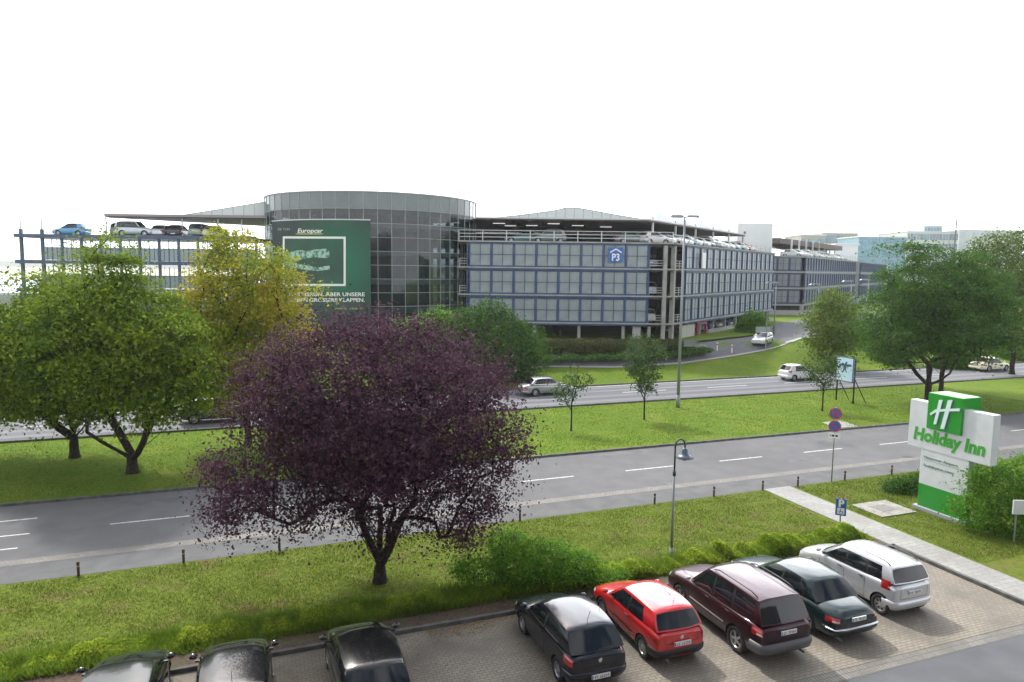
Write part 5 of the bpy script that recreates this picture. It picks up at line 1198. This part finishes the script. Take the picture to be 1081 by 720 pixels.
# no stopping sign
b=rd(27.9,26.75,0); t=empty('no_stopping_sign','grey pole with two round red rimmed blue no stopping discs above a small white plate','traffic sign',b)
T=atY(879,430,b.y); h=T.z; g=MB(); g.tube([b,b+Vector((0,0,h))],.032,8); g.build('pole',M_galv,t,smooth=True)
M_red=mat('sign_red',(.5,.03,.05),.45); FA=math.atan2(-b.y,-b.x)  # turned to the traffic / camera
def disc(zc,two,nm):
    M=Matrix.Translation(b+Vector((0,0,zc)))@Matrix.Rotation(FA,4,'Z')@Matrix.Rotation(math.pi/2,4,'Y')
    g=MB(); R=.30; g.lathe([(.001,.045),(R*.84,.045)],28,M,m=1); g.lathe([(R*.84,.046),(R,.046),(R,.03),(.001,.03)],28,M,m=0)
    for a in ((45,-45) if two else (45,)):
        c_,s_=math.cos(math.radians(a)),math.sin(math.radians(a)); L_=R*.86; w_=.035
        g.add([M@Vector((c_*x-s_*y,s_*x+c_*y,.052)) for x,y in ((-L_,-w_),(L_,-w_),(L_,w_),(-L_,w_))],[(0,1,2,3)],0)
    g.build(nm,[M_red,M_sb],t)
disc(h-.32,True,'sign_disc'); disc(h-.98,False,'sign_disc')
M=Matrix.Translation(b+Vector((0,0,h-1.48)))@Matrix.Rotation(FA,4,'Z'); g=MB(); g.add([M@Vector(p) for p in ((.04,-.27,-.13),(.04,.27,-.13),(.04,.27,.13),(.04,-.27,.13),(.03,-.27,-.13),(.03,.27,-.13),(.03,.27,.13),(.03,-.27,.13))],[(0,1,2,3),(7,6,5,4),(0,4,5,1),(1,5,6,2),(2,6,7,3),(3,7,4,0)],0)
for (y0,y1) in ((-.2,-.17),(-.12,.0),(.05,.17)): g.add([M@Vector(p) for p in ((.044,y0,-.05),(.044,y1,-.05),(.044,y1,.05),(.044,y0,.05))],[(0,1,2,3)],1)
g.build('plate',[M_sw,M_blk],t)
# parking sign at the footpath
b=rd(23.25,21.7,0); t=empty('parking_place_sign','small blue parking sign with a white wheelchair symbol on a short pole by the footpath','traffic sign',b)
T=atY(885,526.5,b.y); h=T.z; g=MB(); g.tube([b,b+Vector((0,0,h))],.03,8); g.build('pole',M_galv,t,smooth=True)
M=Matrix.Translation(b+Vector((0,0,h-.36)))@Matrix.Rotation(FA+.0,4,'Z'); g=MB(); g.box((0,0,0),(.01,.01,.01)) if False else None
def face(M,pts,x): return [M@Vector((x,y,z)) for y,z in pts]
R_=[(-.21,-.36),(.21,-.36),(.21,.36),(-.21,.36)]
g.add(face(M,R_,.05)+face(M,R_,.03),[(0,1,2,3),(7,6,5,4),(0,4,5,1),(1,5,6,2),(2,6,7,3),(3,7,4,0)],0)
pl_=g.build('panel',M_sb,t); MW[pl_.name]=MW[t.name]
V,F=text_geo('P',.42,.0,.02,align='CENTER'); g=MB(); g.add([M@Vector((.055,x,y+.03)) for x,y,z in V],F)
g.add(face(M,[(-.14,-.30),(.14,-.30),(.14,-.03),(-.14,-.03)],.054),[(0,1,2,3)]); g.build('parking_letter',M_sw,pl_)
g=MB(); 
for q in ([(-.03,-.07),(.0,-.07),(.0,-.17),(-.03,-.17)],[(-.03,-.17),(.07,-.17),(.07,-.2),(-.03,-.2)],[(.05,-.17),(.08,-.17),(.10,-.27),(.07,-.27)]): g.add(face(M,q[::-1],.057),[(0,1,2,3)])
ring=[(.0+.075*math.cos(a),-.215+.06*math.sin(a)) for a in [math.radians(x) for x in range(100,350,25)]]; ri=[(y*.7,-.215+(z+.215)*.7) for y,z in ring]
for i in range(len(ring)-1): g.add(face(M,[ring[i],ring[i+1],ri[i+1],ri[i]],.057),[(0,1,2,3)])
g.build('wheelchair_symbol',M_sb,pl_)
# blue billboard
UB=46.2; p0=atu(883.9,376.4,UB); p1=atu(901.3,378.9,UB); p2=atu(899.9,406.7,UB); p3=atu(881.8,399.7,UB)
va,vb=(p0[0]+p3[0])/2,(p1[0]+p2[0])/2; zt_=(p0[1]+p1[1])/2; zb_=(p2[1]+p3[1])/2+.1
print('billboard',p0,p1,p2,p3,atu(898.5,425.4,UB),atu(879.4,419.2,UB))
t=empty('billboard','pale blue advertising billboard with a dark winged figure on braced posts on the median','billboard',rd(UB,(va+vb)/2,0))
def U(u,v,z): return rd(u,v,z)
def slab(g,u,v0,v1,z0,z1,th,m=0):
    q=[U(u,v0,z0),U(u,v1,z0),U(u,v1,z1),U(u,v0,z1),U(u+th,v0,z0),U(u+th,v1,z0),U(u+th,v1,z1),U(u+th,v0,z1)]; return g.add(q,[(0,1,2,3)[::-1],(7,6,5,4)[::-1],(0,4,5,1)[::-1],(1,5,6,2)[::-1],(2,6,7,3)[::-1],(3,7,4,0)[::-1]],m)
g=MB(); slab(g,UB,va,vb,zb_,zt_,.12); bo=g.build('panel',mat('billboard_blue',(.48,.68,.84),.5,col2=(.62,.76,.86),nscale=.5),t); MW[bo.name]=MW[t.name]
g=MB(); 
for a,b2,c,d in ((va-.06,va,zb_-.06,zt_+.06),(vb,vb+.06,zb_-.06,zt_+.06),(va,vb,zt_,zt_+.06),(va,vb,zb_-.06,zb_)): 
    a,b2=min(a,b2),max(a,b2); slab(g,UB-.01,a,b2,c,d,.15)
g.build('edge_frame',mat('frame_blue_black',(.02,.05,.09),.5),bo)
mv=(va+vb)/2; mz=(zb_+zt_)/2; k=abs(va-vb)/2
def pf_(pts): return [U(UB-.008,mv+y*k*(1 if va<vb else -1)*(1),mz+z*k) for y,z in pts]
g=MB(); 
fig=[[(-.75,.35),(-.2,.62),(-.02,.45),(-.3,.3)],[(-.02,.5),(.12,.75),(.3,.72),(.2,.4)],[(-.15,.5),(.25,.45),(.12,-.05),(-.1,.0)],[(.2,.5),(.7,.55),(.85,.38),(.25,.25)],[(-.12,.05),(-.28,-.35),(-.18,-.37),(.02,.0)],[(.02,.02),(.2,-.3),(.3,-.26),(.14,.05)],[(-.9,.1),(-.45,.28),(-.4,.15),(-.7,0)]]
for q in fig: g.add(pf_(q),[(0,1,2,3)])
g.build('winged_figure_print',mat('print_navy',(.03,.09,.16),.6),bo)
for v_,foot in ((va,None),(vb,None)):
    g=MB(); g.tube([U(UB+.2,v_,0),U(UB+.2,v_,zt_)],.07,8); g.build('leg',M_dark,t,smooth=True)
    g=MB(); g.tube([U(UB+.25,v_,zb_+.2),U(UB+1.5,v_-.1,0)],.04,6); g.build('brace',M_dark,t)
# hotel sign
US=28.5
def av(px,py,u=US): return atu(px,py,u)
wl,wt0=av(961.5,422.2); wr,wt1=av(1049.7,437.5); _,wb0=av(959,471.1); _,wb1=av(1047,491); ztop=(wt0+wt1)/2; zbo=(wb0+wb1)/2
ll,l0=av(972,476); lr,_=av(1022.5,489.4); _,g0=av(971,510.3); _,g1=av(1021,525.5); zg=(g0+g1)/2
gl,gt0=av(980.5,415,US-.12); grr,gt1=av(1017,420.8,US-.12); _,gb0=av(979,452,US-.12); _,gb1=av(1014.6,460.4,US-.12); gtp=(gt0+gt1)/2; gbt=(gb0+gb1)/2
print('sign',wl,wr,ztop,zbo,'low',ll,lr,zg,'green',gl,grr,gtp,gbt)
t=empty('hotel_sign','tall white and green hotel sign with a white H logo on a green block','sign',rd(US+.25,(ll+lr)/2,0))
M_sgn=mat('sign_panel_white',(.66,.69,.72),.4,col2=(.58,.61,.63),nscale=1.6,coat=.2,detail=10); M_sgr=mat('sign_green',(.012,.27,.02),.35,coat=.3); M_lgr=mat('sign_green_lit_top',(.30,.62,.25),.4)
g=MB(); slab(g,US,wr,wl,zbo,ztop,.42); g.build('upper_board',M_sgn,t,bevel=.01)
g=MB(); slab(g,US-.12,grr,gl,gbt,gtp,1.15); o=g.build('logo_block',M_sgr,t,bevel=.01)
g=MB(); slab(g,US-.10,grr+.03,gl-.03,gtp+.002,gtp+.02,1.1); g.build('block_lit_top',M_lgr,t)  # paler green cap: light on the block's top face put into the colour
g=MB(); slab(g,US+.02,lr,ll,zg,zbo-.0,.36); g.build('lower_board',M_sgn,t,bevel=.008)
g=MB(); slab(g,US+.02,lr,ll,.16,zg,.36); g.build('green_base',M_sgr,t,bevel=.008)
g=MB(); slab(g,US-.12,lr-.15,ll+.15,0,.16,.7); g.build('plinth',mat('plinth_grey',(.33,.35,.38),.8),t,bevel=.01)
# lettering : text runs towards -v (left to right seen from the road)
def stext(body,v0,z0,v1,h,u,m,nm,off=.0,shear=0,slope=0,ext=.012,space=1.):
    V,F=text_geo(body,1.,ext/ (h/.73) if False else .004,off,shear,space=space); xs=[p.x for p in V]; mn,mx_=min(xs),max(xs); k=(v0-v1)/(mx_-mn); q=h/.73
    g=MB(); g.add([U(u-.006-(p.z+.004),v0-(p.x-mn)*k,z0+p.y*q) for p in V],F); return g.build(nm,m,t)
M_ltr=mat('letter_green',(.05,.36,.035),.4)
a0,zA=av(964.5,464); a1,zB_=av(1041,486.5)
zl=(av(966,463)[1]+av(1012,476.5)[1]+av(1036,482)[1])/3
stext('Holiday Inn',av(964.5,460)[0],zl+.05,av(1040,480)[0],(av(968,451)[1]-av(966,463)[1])*1.05,US,M_ltr,'hotel_lettering',.045,.12)
M_txt=mat('letter_grey_green',(.14,.22,.17),.5)
stext('Hannover Airport',av(975,483)[0],av(975,483)[1],av(1011,493)[0],.11,US+.02,M_txt,'small_lettering',.02)
stext('holidayinn.com',av(975,491)[0],av(975,491)[1]-.03,av(1006,499)[0],.11,US+.02,M_txt,'small_lettering',.02)
g=MB(); slab(g,US+.014,av(1018,494)[0],av(975,484)[0],av(975,484)[1]-.05,av(975,484)[1]-.04,.004); g.build('rule_line',M_txt,t)
# H logo : two slanted stems and a swept crossbar
M_hl=mat('logo_pale',(.66,.82,.80),.35); M_hs=mat('logo_shade',(.03,.12,.10),.5)
def lv(px,py): v,z=atu(px,py,US-.12); return v,z
def quad(pts,th,m,nm):
    g=MB(); q=[lv(*p) for p in pts]; n=len(q); A_=[U(US-.12-th,v,z) for v,z in q]; B_=[U(US-.121,v,z) for v,z in q]; g.add(A_+B_,[tuple(range(n)),tuple(range(n,2*n))[::-1]]+[(i,n+i,n+(i+1)%n,(i+1)%n) for i in range(n)]); return g.build(nm,m,t)
z_=lambda x,y:(940+x/7.2,400+y/7.2)
for dx,dy,m,th,nm in ((2.2,1.,M_hs,.004,'logo_shadow'),(0,0,M_hl,.03,'logo_letter')):
    f=lambda x,y:(z_(x,y)[0]+dx,z_(x,y)[1]+dy)
    quad([f(372,160),f(400,160),f(350,345),f(330,345)],th,m,nm); quad([f(440,162),f(475,160),f(410,382),f(382,378)],th+.001,m,nm)
    quad([f(303,262),f(345,232),f(420,228),f(530,224),f(530,246),f(430,246),f(350,252),f(308,277)],th+.003,m,nm)
# white board at the right edge
b=rd(31.3,16.9,0); A=atY(1070,528,b.y); Bq=atY(1090,543,b.y); t=empty('notice_board','plain white board cut off by the right edge of the photo','sign',Vector((A.x+.6,A.y,0)))
print('board',A,Bq)
g=MB(); g.box((A.x+.75,A.y,(A.z+Bq.z)/2),(1.5,.06,A.z-Bq.z)); g.build('panel',M_sgn,t); 
for x in (.2,1.3): g=MB(); g.tube([(A.x+x,A.y+.06,0),(A.x+x,A.y+.06,A.z)],.03,6); g.build('leg',M_galv,t)
# ================================================================ LIGHT, SKY, CAMERA
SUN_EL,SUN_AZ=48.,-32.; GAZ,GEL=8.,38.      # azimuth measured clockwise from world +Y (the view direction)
w=bpy.data.worlds.new('World'); sc.world=w; w.use_nodes=True; nt=w.node_tree; bg=nt.nodes['Background']; N=nt.nodes.new; L=nt.links.new
sky=N('ShaderNodeTexSky'); sky.sky_type='NISHITA'; sky.sun_disc=False; sky.sun_elevation=math.radians(SUN_EL); sky.sun_rotation=math.radians(SUN_AZ); sky.dust_density=4.; sky.air_density=1.; sky.ozone_density=1.
tc=N('ShaderNodeTexCoord'); nz=N('ShaderNodeTexNoise'); S(nz,'Scale',4.5); S(nz,'Detail',7.); L(tc.outputs['Generated'],nz.inputs['Vector'])
mr=N('ShaderNodeMapRange'); S(mr,'From Min',.42); S(mr,'From Max',.58); S(mr,'To Min',1.); S(mr,'To Max',.0); L(nz.outputs['Fac'],mr.inputs['Value'])
sx=N('ShaderNodeSeparateXYZ'); L(tc.outputs['Generated'],sx.inputs[0]); gz=N('ShaderNodeMapRange'); gz.interpolation_type='SMOOTHSTEP'; S(gz,'From Min',.18); S(gz,'From Max',.75); S(gz,'To Min',0.); S(gz,'To Max',1.); L(sx.outputs['Z'],gz.inputs['Value'])
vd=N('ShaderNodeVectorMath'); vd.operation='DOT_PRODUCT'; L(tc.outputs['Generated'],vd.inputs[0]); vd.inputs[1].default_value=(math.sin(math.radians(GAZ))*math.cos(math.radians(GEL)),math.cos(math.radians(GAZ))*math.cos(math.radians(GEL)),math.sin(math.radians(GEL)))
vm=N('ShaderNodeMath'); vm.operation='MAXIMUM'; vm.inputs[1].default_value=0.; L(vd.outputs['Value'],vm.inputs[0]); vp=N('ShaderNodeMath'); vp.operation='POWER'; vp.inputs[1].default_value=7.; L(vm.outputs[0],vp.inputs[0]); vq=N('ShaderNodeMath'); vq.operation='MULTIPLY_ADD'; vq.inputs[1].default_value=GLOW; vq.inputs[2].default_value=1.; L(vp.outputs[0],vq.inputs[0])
cl=N('ShaderNodeMix'); cl.data_type='RGBA'; cl.inputs[6].default_value=(*HOR,1); cl.inputs[7].default_value=(*CLOUD,1); L(gz.outputs[0],cl.inputs[0])
mm=N('ShaderNodeMath'); mm.operation='SUBTRACT'; mm.use_clamp=True; mm.inputs[0].default_value=1.; m3=N('ShaderNodeMath'); m3.operation='MULTIPLY'; L(gz.outputs[0],m3.inputs[0]); m4=N('ShaderNodeMath'); m4.operation='SUBTRACT'; m4.inputs[0].default_value=1.; L(mr.outputs[0],m4.inputs[1]); L(m4.outputs[0],m3.inputs[1]); L(m3.outputs[0],mm.inputs[1])
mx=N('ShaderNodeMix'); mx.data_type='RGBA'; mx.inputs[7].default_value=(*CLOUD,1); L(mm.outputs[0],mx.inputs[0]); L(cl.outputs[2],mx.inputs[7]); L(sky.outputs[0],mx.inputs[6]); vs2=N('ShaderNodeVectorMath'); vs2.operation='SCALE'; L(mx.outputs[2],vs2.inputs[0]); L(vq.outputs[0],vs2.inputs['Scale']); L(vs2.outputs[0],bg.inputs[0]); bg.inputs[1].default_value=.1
sl=bpy.data.lights.new('sun','SUN'); sl.energy=SUN_E; sl.angle=math.radians(3); sl.color=(1,.96,.9); so=bpy.data.objects.new('sun',sl); COL.objects.link(so)
dv=Vector((math.sin(math.radians(SUN_AZ))*math.cos(math.radians(SUN_EL)),math.cos(math.radians(SUN_AZ))*math.cos(math.radians(SUN_EL)),math.sin(math.radians(SUN_EL))))
so.rotation_euler=dv.to_track_quat('Z','Y').to_euler(); so.location=dv*50
cam=bpy.data.cameras.new('camera'); co=bpy.data.objects.new('camera',cam); COL.objects.link(co); sc.camera=co
cam.sensor_width=36; cam.lens=FPX/W0*36; cam.clip_start=.1; cam.clip_end=12000
co.matrix_world=Matrix(((RT[0],-DN[0],-_fw[0],0),(RT[1],-DN[1],-_fw[1],0),(RT[2],-DN[2],-_fw[2],CAMH),(0,0,0,1)))
vs_=sc.view_settings; vs_.view_transform='Standard'; vs_.look='None'; vs_.exposure=EXPO; vs_.gamma=1.; vs_.use_curve_mapping=False
cy=sc.cycles; cy.use_denoising=True; cy.max_bounces=8; cy.transparent_max_bounces=12; cy.use_adaptive_sampling=True; cy.adaptive_threshold=.015
try: cy.denoiser='OPENIMAGEDENOISE'
except Exception: pass

g=MB(); g.box((0,0,60),(11000,11000,136)); hz_=g.build('haze',None) if False else None
hm=bpy.data.materials.new('haze_air'); hm.use_nodes=True; nt=hm.node_tree; nt.nodes.remove(nt.nodes['Principled BSDF']); pv=nt.nodes.new('ShaderNodeVolumePrincipled'); S(pv,'Color',(.93,.96,1,1)); S(pv,'Density',HAZE); S(pv,'Anisotropy',.3); nt.links.new(pv.outputs[0],nt.nodes['Material Output'].inputs['Volume'])
g=MB(); g.box((0,0,20.),(15000,15000,52)); o=g.build('haze',hm); props(o,kind='stuff')
